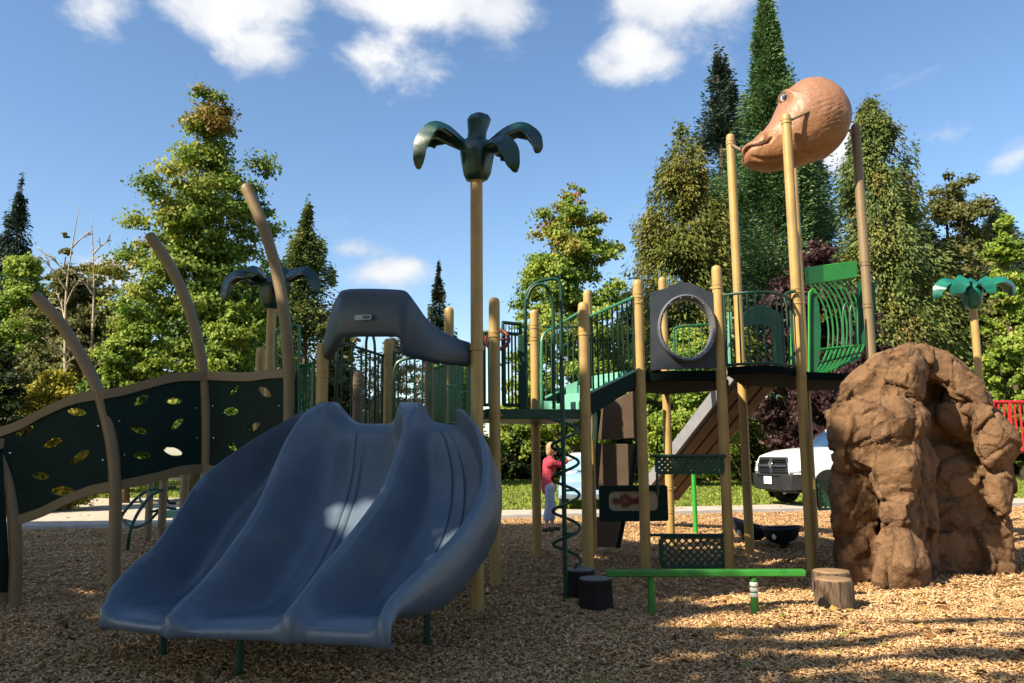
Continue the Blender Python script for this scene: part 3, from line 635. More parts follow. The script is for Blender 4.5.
# counter strip and lattice below it, between the two front posts
def lattice(name, root, a, e, z0, z1, pitch, wbar, m, frame=0.035, depth=0.02):
    b = NB(); a = V(a); e = V(e); L = (e-a).length; ex = (e-a)/L; h = z1-z0; rz = math.atan2(ex.y, ex.x); ny = V((-ex.y, ex.x, 0))
    def bar(u0, v0, u1, v1, off):
        d = V((u1-u0, v1-v0, 0)); l = d.length
        if l < 0.02: return
        d /= l; n = V((-d.y, d.x, 0))*wbar/2
        poly = [(u0+n.x, v0+n.y), (u1+n.x, v1+n.y), (u1-n.x, v1-n.y), (u0-n.x, v0-n.y)]
        prism(b, [a+ex*u+V((0, 0, z0+v))+ny*off for u, v in poly], ny*0.006)
    k = -h
    while k < L+h:
        for s in (1, -1):
            if s == 1: u0, v0, u1, v1 = k, 0, k+h, h
            else: u0, v0, u1, v1 = k, h, k+h, 0
            t0 = max(0, (0-u0)/h); t1 = min(1, (L-u0)/h)
            if t1 > t0: bar(u0+h*t0, v0+(v1-v0)*t0, u0+h*t1, v0+(v1-v0)*t1, 0.003*s)
        k += pitch
    o = obj(name, b, m, root, smooth=False)
    b = NB()
    for (u, v, su, sv) in ((L/2, 0, L, frame), (L/2, h, L, frame), (0, h/2, frame, h-frame), (L, h/2, frame, h-frame)):
        box(b, a+ex*u+V((0, 0, z0+v)), (su, depth+0.012, sv), rz=rz)
    obj('panel_frame', b, m, o, smooth=False, bevel=0.003)
    return o
la = XY(656, 460, 9.85); le = XY(723, 460, 9.85)
lattice('counter_panel', TB, la, le, zat(690, 473, 9.85), zat(690, 456, 9.85), 0.07, 0.034, 'barrierdk', 0.03)
la = XY(661, 550, 9.9); le = XY(724, 550, 9.9)
lattice('lattice_panel', TB, la, le, zat(690, 567, 9.9), zat(690, 537, 9.9), 0.088, 0.022, 'barrierdk', 0.045)
for q0, q1, rq in (((650, 456, 9.83), (726, 456, 9.83), .02), ((657, 473, 9.83), (657.5, 495, 9.83), .016), ((650, 535, 9.88), (724, 535, 9.88), .018)):
    b = NB(); tube(b, [P(*q0), P(*q1)], rq, 8); obj('rail', b, 'barrierdk', TB)
# brown climber boards and gear game under the stairs
for k, (q, nm) in enumerate(((((602, 406), (641, 387), (636, 438), (598, 440)), 'climber_board'), (((597, 444), (636, 444), (630, 490), (592, 490)), 'climber_board'), (((595, 517), (622, 517), (616, 547), (590, 547)), 'climber_board'))):
    b = NB(); prism(b, [P(x, y, 12.2-0.4*k*0.2) for x, y in q], V((0.02, 0.06, 0))); obj(nm, b, 'brownboard', TB, bevel=0.008)
for tabp in ([(643, 386), (638, 440), (630, 490), (618, 548)], [(599, 395), (596, 440), (592, 490), (586, 548)]):
    b = NB(); tube(b, [P(x, y, 12.1) for x, y in tabp], 0.035, 8); obj('climber_rail', b, 'dkgreen', TB)
b = NB(); tube(b, [P(601.5, 392, 9.75), P(594, 414, 9.65), P(593, 440, 9.6)], 0.012, 8); obj('stay_rod', b, 'mint', TB)
ga = XY(599, 500, 10.25); ge = XY(667, 500, 10.25); exg = (ge-ga).normalized(); og = V((ga.x, ga.y, 0))
def ong(px, py): q = P(px, py, ga.y); return ((q-og).dot(exg), q.z)
def rr_poly(x0, y0, x1, y1, r): return [(x0+x, y0+y) for x, y in rrect(x1-x0, y1-y0, r)]
g0 = ong(599.5, 521.5); g1 = ong(667, 485); i0 = ong(609, 511); i1 = ong(658, 491)
gp = holed_plate('gear_panel', rr_poly(*g0, *g1, 0.03), [rr_poly(*i0, *i1, 0.07)], (og, exg, V((0, 0, 1))), 0.05, 'dkgreen', TB)
holed_plate('game_board', rr_poly(i0[0]-.01, i0[1]-.01, i1[0]+.01, i1[1]+.01, 0.07), [], (og+V((0, 0.01, 0)), exg, V((0, 0, 1))), 0.012, 'beige', gp)
for px, py, r in ((616, 501, 0.045), (625.5, 500.5, 0.085), (634.5, 501, 0.04), (641, 500, 0.06)):
    c = ong(px, py); gear = [(c[0]+(r*(1.0 if (i//2) % 2 else 0.84))*math.cos(i*math.pi/20), c[1]+(r*(1.0 if (i//2) % 2 else 0.84))*math.sin(i*math.pi/20)) for i in range(40)]
    hole = [(c[0]+r*0.25*math.cos(t), c[1]+r*0.25*math.sin(t)) for t in np.linspace(0, 6.28, 13)[:-1]]
    holed_plate('gear', gear, [hole], (og+V((0, -0.012, 0)), exg, V((0, 0, 1))), 0.02, 'gear', gp)

# ================================================================== spiral climber
cs = XY(565.5, 585, 8.25); SPz = zat(568, 411, 9.1)
sp = thing('spiral_climber', 'dark green corkscrew climbing pole beside the two dark stumps', 'spiral climber', cs)
b = NB(); tube(b, [cs+V((0, 0, -0.1)), V((cs.x, cs.y, 2.35))], 0.024, 12); obj('pole', b, 'barrierdk', sp)
zbot = zat(565, 566, 8.25); ztop = zat(568, 416, 8.25); pts = []; turns = 4.6
for i in range(150):
    t = i/149; a = R(-60)+t*turns*2*math.pi; rad = 0.135+(0.0 if t < 0.93 else (t-0.93)*0.9)
    pts.append(V((cs.x+0.02+math.cos(a)*rad, cs.y+math.sin(a)*rad, zbot+(ztop-zbot)*t)))
b = NB(); tube(b, pts, 0.0155, 10); obj('spiral_rail', b, 'barrierdk', sp)
for f in (0.22, 0.5, 0.78):
    i = int(f*149); b = NB(); tube(b, [V((cs.x, cs.y, pts[i].z)), pts[i]], 0.012, 8); obj('bracket', b, 'barrierdk', sp)
Yh = 9.2
for tab in ([(526.5, 409), (526, 360), (525.5, 305), (528, 291), (536, 283), (547, 279.5), (555, 279), (560, 283), (561, 295), (561, 340), (561.5, 409)], [(527, 300), (531, 290), (538, 284.5), (545, 286), (550, 294), (553, 310), (553.5, 350), (554, 409)]):
    b = NB(); tube(b, smooth_path([P(x, y, Yh) for x, y in tab], 8), 0.021, 10); obj('hoop_handle', b, 'barrierdk', sp); Yh -= 0.12

# ================================================================== dinosaur tower
TC = thing('play_tower', 'tall four post tower with curved railing and bright green roof board under the dinosaur head', 'play structure', V((4.0, 11.2, 0)))
_, q5 = post(TC, 738, 300, 11.5, 134, (143,))
_, q6 = post(TC, 796.5, 300, 10.2, 113.5, (122, 291, 302, 378, 538))
_, q7 = post(TC, 806.5, 400, 12.4, 165, (487, 511))
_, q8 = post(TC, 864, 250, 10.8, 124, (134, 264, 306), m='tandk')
# half round deck and curved railing between the middle tower and the tall post
zdk = zat(758, 368, 10.0); da = p5+V((0.07, -0.03, 0)); de = q6+V((-0.07, 0.0, 0)); bow = V((0.0, -0.34, 0))
poly = [da+(de-da)*t+bow*(4*t*(1-t)) for t in np.linspace(0, 1, 15)]
bm = NB(); slab(bm, [(v.x, v.y) for v in poly]+[(q7.x, q7.y), (q5.x, q5.y)], zdk-0.10, zdk); obj('deck', bm, 'deck', TC)
barrier(TC, da, de, zat(757, 366, 10.0), zat(757, 297, 10.0), 10, m='barrierdk', bow=bow, rb=0.011, rr=0.018)
b = NB(); tube(b, smooth_path([P(786, 303, 10.05), P(785, 297, 10.1), P(788, 292.5, 10.12), P(796, 291, 10.1)], 6), 0.02, 8); obj('hand_rail', b, 'barrierdk', TC)
# bright green roof board and caged slatted bay behind it
ra = XY(808, 270, 10.35); rb = XY(857.5, 270, 10.75)
b = NB(); zr0 = zat(808, 284.5, 10.35); zr1 = zat(808, 267, 10.35)
prism(b, [V((ra.x, ra.y, zr0)), V((rb.x, rb.y, zat(858, 277, 10.75))), V((rb.x, rb.y, zat(858, 260.5, 10.75))), V((ra.x, ra.y, zr1))], V((-0.03, 0.05, 0))); obj('roof_board', b, 'bright', TC, bevel=0.008)
b = NB()
for i in range(9):
    x0 = 812+4.6*i; yt = 285.5-0.9*i
    tab = [(x0-2, yt), (x0+6, yt+9), (x0+13, yt+24), (x0+16.5, yt+44), (x0+16, yt+64)]
    tube(b, smooth_path([P(x, y, 11.5+0.03*i) for x, y in tab], 5), 0.014, 6)
    tube(b, smooth_path([P(x0+16, yt+64, 11.5), P(x0+9, yt+80, 11.3), P(x0, yt+93-i, 11.1)], 5), 0.018, 6)
tube(b, [P(811, 350.5, 11.2), P(858, 345.5, 11.3)], 0.02, 8)
obj('curved_cage', b, 'cage', TC)
side = [(809, 372), (809, 300), (810, 292), (813, 289.5), (816, 293), (819, 305), (821, 330), (820, 355), (817, 372)]
b = NB(); prism(b, [P(x, y, 10.7) for x, y in side], V((0.0, 0.03, 0))); obj('side_plate', b, 'barrier', TC)
b = NB(); tube(b, smooth_path([P(x, y, 10.66) for x, y in side[:5]], 4), 0.014, 6); obj('plate_edge', b, 'bright', TC)
for xo in (844, 851):
    b = NB(); tube(b, smooth_path([P(xo, 348, 10.6), P(xo-1, 320, 10.6), P(xo-0.5, 308, 10.6), P(xo+3, 303, 10.62), P(xo+6, 309, 10.65), P(xo+6.5, 325, 10.65), P(xo+7, 345, 10.65)], 5), 0.013, 6); obj('hoop_handle', b, 'barrier', TC)
b = NB(); prism(b, [P(854, 345, 10.95), P(876, 343, 10.95), P(875, 283, 10.95), P(868, 279, 10.95), P(858, 282, 10.95)], V((0.01, 0.03, 0))); obj('side_plate', b, 'barrier', TC)
b = NB(); slab(b, [(q6.x+0.03, q6.y+0.1), (q8.x, q8.y+0.05), (q7.x+0.9, q7.y+0.1), (q7.x, q7.y)], zdk-0.12, zdk-0.02); obj('deck', b, 'deck', TC)
b = NB(); tube(b, [P(791, 306, 10.25), P(791.5, 368, 10.25)], 0.013, 6); obj('grab_bar', b, 'bright', TC)
# low lattice gate hanging from the rear post
la = XY(818, 495, 12.4); le = XY(846, 495, 12.6); lattice('gate_panel', TC, la, le, zat(826, 509.5, 12.4), zat(826, 480, 12.4), 0.09, 0.026, 'barrier', 0.03)
b = NB(); q = P(832, 492, 12.3); ball(b, q, 0.06, 2, (1, 0.5, 1)); ball(b, q+V((0.07, 0, -0.05)), 0.05, 2, (1, 0.5, 1)); obj('red_knob', b, 'red', TC)
# arched slide mouth at the back of the deck
am = [(742, 327), (742, 314), (748, 309.5), (755, 306), (761, 304.8), (768, 306.5), (776, 310.5), (783, 314.5), (784, 368), (774, 368), (775, 345), (772, 330), (768, 326.5), (755, 325.5)]
b = NB(); prism(b, [P(x, y, 12.2) for x, y in am], V((0.0, 0.05, 0))); obj('slide_arch', b, 'dkgreen', TC, bevel=0.01)
b = NB(); prism(b, [P(x, y, 12.2) for x, y in ((728.5, 312), (731.5, 312), (731.5, 366), (728.5, 366))], V((0.0, 0.05, 0))); obj('side_plate', b, 'mint', TC)

# ================================================================== dinosaur head
YD = 10.75
dtab = [  # along the head: top px, bottom px, half thickness (m)
 (738.5, 151, 739.5, 163, .06), (741, 147, 743, 167.5, .16), (747, 143, 752, 171.5, .23), (755, 137.5, 762, 173.3, .27), (762, 130, 773, 173, .30), (768, 122, 785, 171, .34),
 (773, 113, 797, 168.3, .40), (778, 102, 809, 165, .46), (784, 92.5, 820, 161.5, .50), (792, 84.5, 829, 157.5, .52), (801, 79.5, 836, 152, .52), (811, 78, 841.5, 147, .50), (822, 81, 845, 142.5, .47), (832, 88, 847, 138, .42), (840, 98, 848, 134.5, .36), (845.5, 110, 848.5, 131.5, .28), (848.2, 121, 849, 128.5, .14)]
def lerp_tab(tab, n):
    out = []
    pv = [V((a, b, 0)) for a, b, c, d, e in tab]; pw = [V((c, d, e*100)) for a, b, c, d, e in tab]
    A = smooth_path(pv, n); B = smooth_path(pw, n)
    return [(a.x, a.y, b.x, b.y, b.z/100) for a, b in zip(A, B)]
rowsD = lerp_tab(dtab, 10)
bm = NB(); prev = None; NSEG = 150; rings = []
for (ax, ay, bx, by, th) in rowsD:
    T = P(ax, ay, YD); B = P(bx, by, YD); c = (T+B)/2; h = (T-B)/2; ring = []
    for k in range(NSEG):
        a = k/NSEG*2*math.pi; ca, sa = math.cos(a), math.sin(a)
        wy = math.copysign(abs(sa)**0.9, sa)*th
        ring.append(c+h*ca+V((0, -wy, 0)))
    rings.append(ring)
SNT = P(739, 157, YD)
for ring in rings:
    for i, p in enumerate(ring):
        px, py = proj(p if p.y < YD else V((p.x, 2*YD-p.y, p.z))); front = p.y < YD-0.02
        d = V((p.x-rings[85][0].x, 0, 0))
        off = 0.0
        nz = noise.noise(p*3.0)*0.012+noise.noise(p*9)*0.006+noise.noise(p*22)*0.0035
        off += nz
        # neck folds towards the back of the skull
        f = sstep(812, 826, px)*(1-sstep(842, 848, px))*sstep(90, 102, py)*(1-sstep(124, 132, py)); off += f*0.013*math.sin(py*1.25+px*0.35+5*noise.noise(p*2.2)+2*noise.noise(p*6))*(0.6+0.8*noise.noise(p*3))
        # mouth line: from the snout tip up and back
        for (x0, y0), (x1, y1) in zip([(737, 162), (744, 151), (748, 146.5), (760, 144.5), (766, 142)], [(744, 151), (748, 146.5), (760, 144.5), (766, 142), (770, 138)]):
            dx, dy = x1-x0, y1-y0; t = min(1, max(0, ((px-x0)*dx+(py-y0)*dy)/(dx*dx+dy*dy))); q = math.hypot(px-x0-t*dx, py-y0-t*dy)
            off -= 0.05*math.exp(-(q/1.3)**2)
        # cheek fold, brow, eye socket, nostril, jaw fold
        off += 0.055*math.exp(-(((px-788)/6)**2+((py-91)/2.6)**2)); off -= 0.055*math.exp(-(((px-785)/4.6)**2+((py-97)/4.0)**2))
        off -= 0.018*math.exp(-(((px-766)/3)**2+((py-139)/6)**2)); off += 0.03*math.exp(-(((px-760)/7)**2+((py-137)/4)**2))
        q = (px-748)*0.0+abs(py-(158+3.5*math.sin((px-748)/12)))
        off -= 0.020*math.exp(-(q/2.0)**2)*sstep(745, 752, px)*(1-sstep(815, 835, px))
        cen = V((p.x, YD, p.z-0.0)); n = V((0, p.y-YD, 0)); 
        cc = (ring[0]+ring[NSEG//2])/2; n = (p-cc); n.normalize() if n.length > 1e-6 else None
        q2 = p+n*off; hc = P(798, 128, YD); ring[i] = hc+(q2-hc)*0.945
vs = [[bm.verts.new(p) for p in r] for r in rings]
for a, b in zip(vs, vs[1:]):
    for k in range(NSEG): bm.faces.new((a[k], a[(k+1) % NSEG], b[(k+1) % NSEG], b[k]))
bm.faces.new(vs[0][::-1]); bm.faces.new(vs[-1])
dino = thing('dinosaur_head', 'large orange brown duck billed dinosaur head held between the tallest yellow posts', 'dinosaur head', P(800, 150, YD))
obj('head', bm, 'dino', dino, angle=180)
best = min(((proj(p)[0]-785)**2+(proj(p)[1]-97)**2, i, k) for i, r in enumerate(rings) for k, p in enumerate(r) if p.y < YD-0.05)
for sgn in (-1, 1):
    k = best[2] if sgn < 0 else (NSEG-best[2]) % NSEG; e = rings[best[1]][k]+(V((0.012, 0.022, -0.012)) if sgn < 0 else V((0.05, -0.10, -0.05)))
    bm = NB(); ball(bm, e, 0.080, 3, (1, 0.8, 0.95)); ey = obj('eye', bm, 'eyewhite', dino)
    bm = NB(); ball(bm, e+V((-0.018, sgn*0.036, 0.002)), 0.050, 3, (1, 0.8, 1)); ir = obj('iris', bm, 'eyeiris', ey)
    bm = NB(); ball(bm, e+V((-0.024, sgn*0.056, 0.004)), 0.032, 2, (1, 0.8, 1)); obj('pupil', bm, 'black', ey)
    bm = NB(); tube(bm, [e+V((math.cos(a)*0.095, sgn*(0.035-0.03*abs(math.cos(a))), math.sin(a)*0.075)) for a in np.linspace(0, 2*math.pi, 25)[:-1]], 0.018, 8, closed=True); obj('eyelid', bm, 'lid', dino)
allp = [p for r in rings for p in r if p.y < YD-0.02]
def onskin(px, py): return min(allp, key=lambda p: (proj(p)[0]-px)**2+(proj(p)[1]-py)**2)
ml = [onskin(*q) for q in ((739, 162), (741.5, 157), (744, 151.5), (747.5, 147), (753, 145.5), (760, 144), (765, 142), (769, 138.5))]
bm = NB(); tube(bm, smooth_path([p+V((0, -0.004, 0)) for p in ml], 6), [0.008]+[0.017]*40+[0.006]*2, 6); obj('mouth', bm, 'dinodark', dino)
for pa, pb in ((P(848, 130, YD), V((q8.x, q8.y, zat(864, 134, 10.8)))), (P(741, 150, YD), V((q5.x, q5.y, zat(738, 144, 11.5)))), (P(797, 125, YD)+V((0, -0.45, 0)), V((q6.x, q6.y, zat(796, 122, 10.2))))):
    bm = NB(); tube(bm, [pa, pb], 0.02, 8); obj('bracket', bm, 'tandk', dino)

# ================================================================== rear slide, descending away behind the tower
rs0 = P(757, 378, 12.7); rs1 = P(645, 516, 15.9); rs0.z -= 0.0
ax = (rs1-rs0); hd = V((ax.x, ax.y, 0)).normalized(); sd = V((-hd.y, hd.x, 0))     # sd: towards the left side as it descends
if sd.x > 0: sd = -sd
root = thing('straight_slide', 'long grey straight slide descending behind the middle tower, brown ribbed underside showing', 'slide', V((rs1.x, rs1.y, 0)))
bm = NB(); rib = NB(); g = []
for i in range(30):
    t = i/29; c = rs0.lerp(rs1, t); c.z = rs0.z+(rs1.z-rs0.z)*(t if t < 0.86 else 0.86+(t-0.86)*0.45)
    nrm = V((0, 0, 1))*math.cos(0.6)+hd*math.sin(0.6)
    sec = [(0.42, 0.0), (0.44, 0.20), (0.40, 0.23), (0.36, 0.20), (0.33, 0.06), (-0.33, 0.06), (-0.36, 0.20), (-0.40, 0.23), (-0.44, 0.20), (-0.42, 0.0)]
    g.append([bm.verts.new(c+sd*a+nrm*b) for a, b in sec])
for a, b in zip(g, g[1:]):
    for k in range(10): bm.faces.new((a[k], a[(k+1) % 10], b[(k+1) % 10], b[k]))
bm.faces.new(g[0][::-1]); bm.faces.new(g[-1])
obj('chute', bm, 'lgrey', root, angle=50)
for a0, a1, dp in ((-0.41, -0.20, 0.05), (-0.15, 0.08, 0.05), (0.13, 0.33, 0.05)):
    bm = NB(); n0 = V((0, 0, 1))*math.cos(0.6)+hd*math.sin(0.6); e = rs0.lerp(rs1, 0.85); s = rs0
    prism(bm, [s+sd*a0-n0*0.004, s+sd*a1-n0*0.004, e+sd*a1-n0*0.004, e+sd*a0-n0*0.004], -n0*dp); obj('underside_rib', bm, 'slidebrown', root, bevel=0.012)
bm = NB(); q = XY(694.5, 500, 14.3); e = rs0.lerp(rs1, 0.55); tube(bm, [V((q.x, q.y, -0.1)), V((q.x, q.y, zat(694, 470, 14.3)))], 0.04, 10); obj('support_leg', bm, 'bright', root)

# ================================================================== low arch climber on the left, behind the wall
lo = thing('low_play_deck', 'low teal play deck with a curved dark climbing arch, left behind the slide', 'play structure', XY(160, 520, 13.5))
for px, Y, top in ((148.5, 14.6, 470), (162, 13.2, 470), (183, 13.0, 455)):
    post(lo, px, 520, Y, top, (), m='tandk')
b = NB(); a = XY(158, 515, 13.6); e = XY(200, 515, 13.6); slab(b, [(a.x, a.y), (e.x, e.y), (e.x+.2, e.y+1.1), (a.x+.2, a.y+1.1)], zat(170, 518, 13.6), zat(170, 511, 13.6)); obj('deck', b, 'mint', lo)
arch = NB()
tube(arch, smooth_path([G(127.5, 553), P(130, 532, 12.4), P(138, 513, 12.6), P(150, 497, 12.9), P(160, 491, 13.1), P(166, 489.5, 13.2)], 8), 0.026, 8)
tube(arch, smooth_path([G(119.5, 534)-V((0, 0, 0)), P(121, 518, 13.3), P(130, 505, 13.4), P(142, 494, 13.5), P(155, 489, 13.5), P(176, 487, 13.5)], 8), 0.026, 8)
for q in (((133, 522, 12.5), (121, 519, 13.3)), ((143, 506, 12.7), (139, 497, 13.4)), ((152, 496, 12.95), (148, 491, 13.5))): tube(arch, [P(*q[0]), P(*q[1])], 0.02, 8)
tube(arch, smooth_path([P(121.5, 520, 13.3), P(131, 527, 12.8), P(140, 526, 13.0), P(148, 522, 13.4), P(160, 510, 13.6)], 8), 0.024, 8)
tube(arch, smooth_path([P(166, 489, 13.3), P(167, 499, 13.3), P(170, 503, 13.3), P(176, 503, 13.3)], 6), 0.022, 8)
tube(arch, smooth_path([P(150, 512, 13.5), P(155, 511, 13.5), P(165, 508, 13.5), P(176, 509, 13.5)], 6), 0.022, 8)
obj('climbing_arch', arch, 'barrierdk', lo)
# ================================================================== climbing rock
RJ = random.Random(12)
def blob(bm, pts, Y, depth, apex=None, out=0.0):
    q = [P(x, y, Y+(RJ.uniform(-.02, .05) if Y < 9.7 else 0)) for x, y in pts]; c = sum(q, V())/len(q); vec = V((c.x/c.y*depth, depth, 0))
    A = [bm.verts.new(p) for p in q]; B = [bm.verts.new(p+vec) for p in q]; n = len(A); bm.faces.new(B)
    ap = apex or (sum(x for x, y in pts)/n, sum(y for x, y in pts)/n)
    m = bm.verts.new(P(ap[0], ap[1], Y-out))
    for i in range(n): bm.faces.new((A[i], A[(i+1) % n], B[(i+1) % n], B[i])); bm.faces.new((m, A[(i+1) % n], A[i]))
bm = NB()
sil = [(836, 570), (832, 540), (830, 500), (834, 460), (829, 430), (828, 402), (838, 382), (852, 365), (872, 352), (890, 345.5), (906, 343.5), (925, 346), (942, 352), (960, 363), (976, 378), (988, 394), (1000, 412), (1014, 432), (1018, 450), (1011, 470), (1013, 500), (1012, 540), (1013, 578)]
blob(bm, [(838, 590)]+[(x+(4 if x < 900 else -4), y+3) for x, y in sil]+[(1010, 592)], 9.72, 0.55)
for pts, Y, apex, out in (
  # left wing: one broad wall of slabs, its foot set back
  ([(836, 590), (832, 545), (836, 520), (860, 514), (876, 520), (880, 590)], 9.42, (852, 560), 0.10),
  ([(833, 530), (831, 492), (835, 462), (862, 455), (880, 470), (880, 525), (850, 532)], 9.36, (846, 490), 0.10),
  ([(836, 470), (829, 432), (829, 404), (850, 390), (880, 400), (888, 440), (880, 470)], 9.24, (846, 425), 0.10),
  ([(831, 410), (838, 384), (856, 366), (884, 350), (905, 346), (906, 390), (884, 408), (862, 416)], 9.22, (866, 378), 0.10),
  ([(846, 402), (870, 362), (900, 350), (908, 440), (884, 474), (856, 462)], 9.16, (880, 410), 0.08),
  # front pillar: stacked blocks with a leading edge towards the right
  ([(879, 602), (875, 572), (877, 546), (888, 531), (908, 530), (922, 541), (929, 562), (929, 602)], 8.66, (911, 566), 0.17),
  ([(885, 542), (881, 516), (888, 494), (908, 490), (920, 504), (921, 524), (915, 540)], 8.74, (909, 514), 0.16),
  ([(881, 500), (872, 474), (876, 450), (890, 434), (912, 434), (918, 452), (918, 480), (913, 500)], 8.72, (908, 464), 0.16),
  ([(874, 450), (876, 425), (883, 400), (898, 390), (914, 400), (925, 414), (925, 428), (912, 438), (896, 450)], 8.66, (906, 420), 0.13),
  ([(878, 424), (880, 385), (886, 358), (900, 346), (919, 349), (925, 372), (920, 400), (905, 420)], 9.0, (908, 374), 0.16),
  ([(893, 602), (890, 430), (916, 400), (926, 440), (927, 602)], 8.95, (914, 500), 0.05), ([(900, 470), (918, 436), (934, 460), (936, 594), (904, 594)], 9.25, (922, 520), 0.05),
  # right wing: rim and ledges
  ([(905, 345), (925, 346), (944, 353), (963, 365), (980, 383), (996, 408), (988, 424), (962, 410), (938, 386), (916, 372)], 9.42, (960, 384), 0.08),
  ([(940, 390), (962, 404), (985, 418), (980, 445), (958, 440), (940, 420)], 9.52, (966, 424), 0.06),
  ([(978, 404), (998, 410), (1016, 434), (1018, 452), (1011, 472), (990, 470), (974, 448)], 9.36, (998, 440), 0.10),
  ([(984, 462), (1012, 466), (1014, 500), (1006, 524), (990, 506)], 9.44, (1000, 486), 0.09),
  ([(930, 602), (929, 525), (952, 510), (985, 514), (1012, 520), (1013, 598)], 9.56, (975, 545), 0.05), ([(932, 528), (938, 468), (962, 456), (988, 470), (990, 520)], 9.62, (958, 492), 0.05)):
    blob(bm, pts, Y, 10.0-Y, apex, out)
me = remesh(bm, 0.020, 4)
nv = len(me.vertices); co = np.empty(nv*3); me.vertices.foreach_get('co', co); co = co.reshape(-1, 3)
me.calc_loop_triangles(); no = np.array([v.normal[:] for v in me.vertices])
offs = np.zeros(nv)
CH = {}
def facet(w, sc, amp, tilt):
    d, c = noise.voronoi(w*sc); key = (round(c[0].x, 3), round(c[0].y, 3), round(c[0].z, 3))
    if key not in CH:
        r = random.Random(hash(key)); CH[key] = (r.uniform(-1, 1), V((r.uniform(-1, 1), r.uniform(-1, 1), r.uniform(-1, 1))))
    h, tv = CH[key]; e = d[1]-d[0]
    return max(-1.4*amp, min(1.4*amp, amp*0.7*h+tilt*tv.dot(w-c[0]/sc)))-amp*0.55*math.exp(-(e/0.045)**2)
for i in range(nv):
    p = V(co[i]); q = V((p.x, p.y, p.z*1.1))
    w = q+0.14*V((noise.noise(q*1.9), noise.noise(q*1.9+V((9, 1, 3))), noise.noise(q*1.9+V((2, 8, 5)))))+0.03*V((noise.noise(q*7), noise.noise(q*7+V((9, 1, 3))), noise.noise(q*7+V((2, 8, 5)))))
    o = facet(w, 1.8, 0.033, 0.17)+facet(w+V((5, 2, 8)), 4.2, 0.012, 0.12)
    o += 0.006*noise.noise(q*5.0)+0.005*noise.noise(q*12)+0.004*noise.noise(q*28)
    offs[i] = o
co = co+no*offs[:, None]; me.vertices.foreach_set('co', co.reshape(-1)); me.update()
def rockmat():
    m = bpy.data.materials.new('cast_rock'); m.use_nodes = True; nt = m.node_tree; b = nt.nodes['Principled BSDF']; b.inputs['Roughness'].default_value = 0.85; b.inputs['Specular IOR Level'].default_value = 0.25
    tc = nn(nt, 'ShaderNodeTexCoord'); n1 = nn(nt, 'ShaderNodeTexNoise'); n1.inputs['Scale'].default_value = 2.6; n1.inputs['Detail'].default_value = 8; n1.inputs['Roughness'].default_value = 0.65
    nt.links.new(tc.outputs['Object'], n1.inputs['Vector'])
    rp = nn(nt, 'ShaderNodeValToRGB'); rp.color_ramp.elements[0].position = 0.3; rp.color_ramp.elements[1].position = 0.72
    rp.color_ramp.elements[0].color = (0.125, 0.068, 0.035, 1); rp.color_ramp.elements[1].color = (0.25, 0.148, 0.080, 1)
    nt.links.new(n1.outputs['Fac'], rp.inputs['Fac']); nt.links.new(rp.outputs[0], b.inputs['Base Color'])
    n2 = nn(nt, 'ShaderNodeTexNoise'); n2.inputs['Scale'].default_value = 16; n2.inputs['Detail'].default_value = 10; n2.inputs['Roughness'].default_value = 0.7
    nt.links.new(tc.outputs['Object'], n2.inputs['Vector'])
    bp = nn(nt, 'ShaderNodeBump'); bp.inputs['Strength'].default_value = 0.75; bp.inputs['Distance'].default_value = 0.05
    nt.links.new(n2.outputs['Fac'], bp.inputs['Height']); wv = nn(nt, 'ShaderNodeVectorMath', operation='MULTIPLY_ADD'); wv.inputs[1].default_value = (0.6, 0.6, 0.9); nt.links.new(n1.outputs['Color'], wv.inputs[0]); nt.links.new(tc.outputs['Object'], wv.inputs[2])
    prev = bp
    for sc_, th_, st_, ds in ((1.7, 0.05, 0.7, 0.05), (4.4, 0.05, 0.25, 0.02)):
        vo = nn(nt, 'ShaderNodeTexVoronoi'); vo.feature = 'DISTANCE_TO_EDGE'; vo.inputs['Scale'].default_value = sc_; nt.links.new(wv.outputs[0], vo.inputs['Vector'])
        mr = nn(nt, 'ShaderNodeMapRange'); mr.interpolation_type = 'SMOOTHSTEP'; mr.inputs[2].default_value = th_; nt.links.new(vo.outputs['Distance'], mr.inputs[0])
        b2 = nn(nt, 'ShaderNodeBump'); b2.inputs['Strength'].default_value = st_; b2.inputs['Distance'].default_value = ds; nt.links.new(mr.outputs[0], b2.inputs['Height']); nt.links.new(prev.outputs[0], b2.inputs['Normal']); prev = b2
    nt.links.new(prev.outputs[0], b.inputs['Normal']); return m
M['rock'] = rockmat()
rk = obj('climbing_rock', me, 'rock', None, angle=180); tag(rk, 'big brown sculpted climbing rock with an overhanging front pillar', 'climbing rock')

# ================================================================== balance beam
a = G(652, 611); c = G(755, 611); zb = zat(652, 573, a.y)
dirb = (c-a).normalized()
bb = thing('balance_beam', 'low bright green balance beam on two legs, white bands on the right leg', 'balance beam', (a+c)/2)
A = a+dirb*((P(606, 571, a.y)-a).x/dirb.x); B = c+dirb*((P(804, 571, c.y)-c).x/dirb.x)
b = NB(); m = (A+B)/2; box(b, V((m.x, m.y, zb)), ((B-A).length, 0.10, 0.062), rz=math.atan2(dirb.y, dirb.x)); obj('beam', b, 'beamgreen', bb, bevel=0.012)
for q, w in ((a, 0), (c, 1)):
    b = NB(); tube(b, [V((q.x, q.y, -0.1)), V((q.x, q.y, zb-0.03))], 0.036, 16); lg = obj('leg', b, 'beamgreen', bb)
    if w:
        for k in range(3):
            z = 0.13+k*0.048; b = NB(); lathe(b, q.x, q.y, [(0.0362, z), (0.0385, z+0.003), (0.0385, z+0.033), (0.0362, z+0.036)], 18, cap=False); obj('white_band', b, 'white', lg)

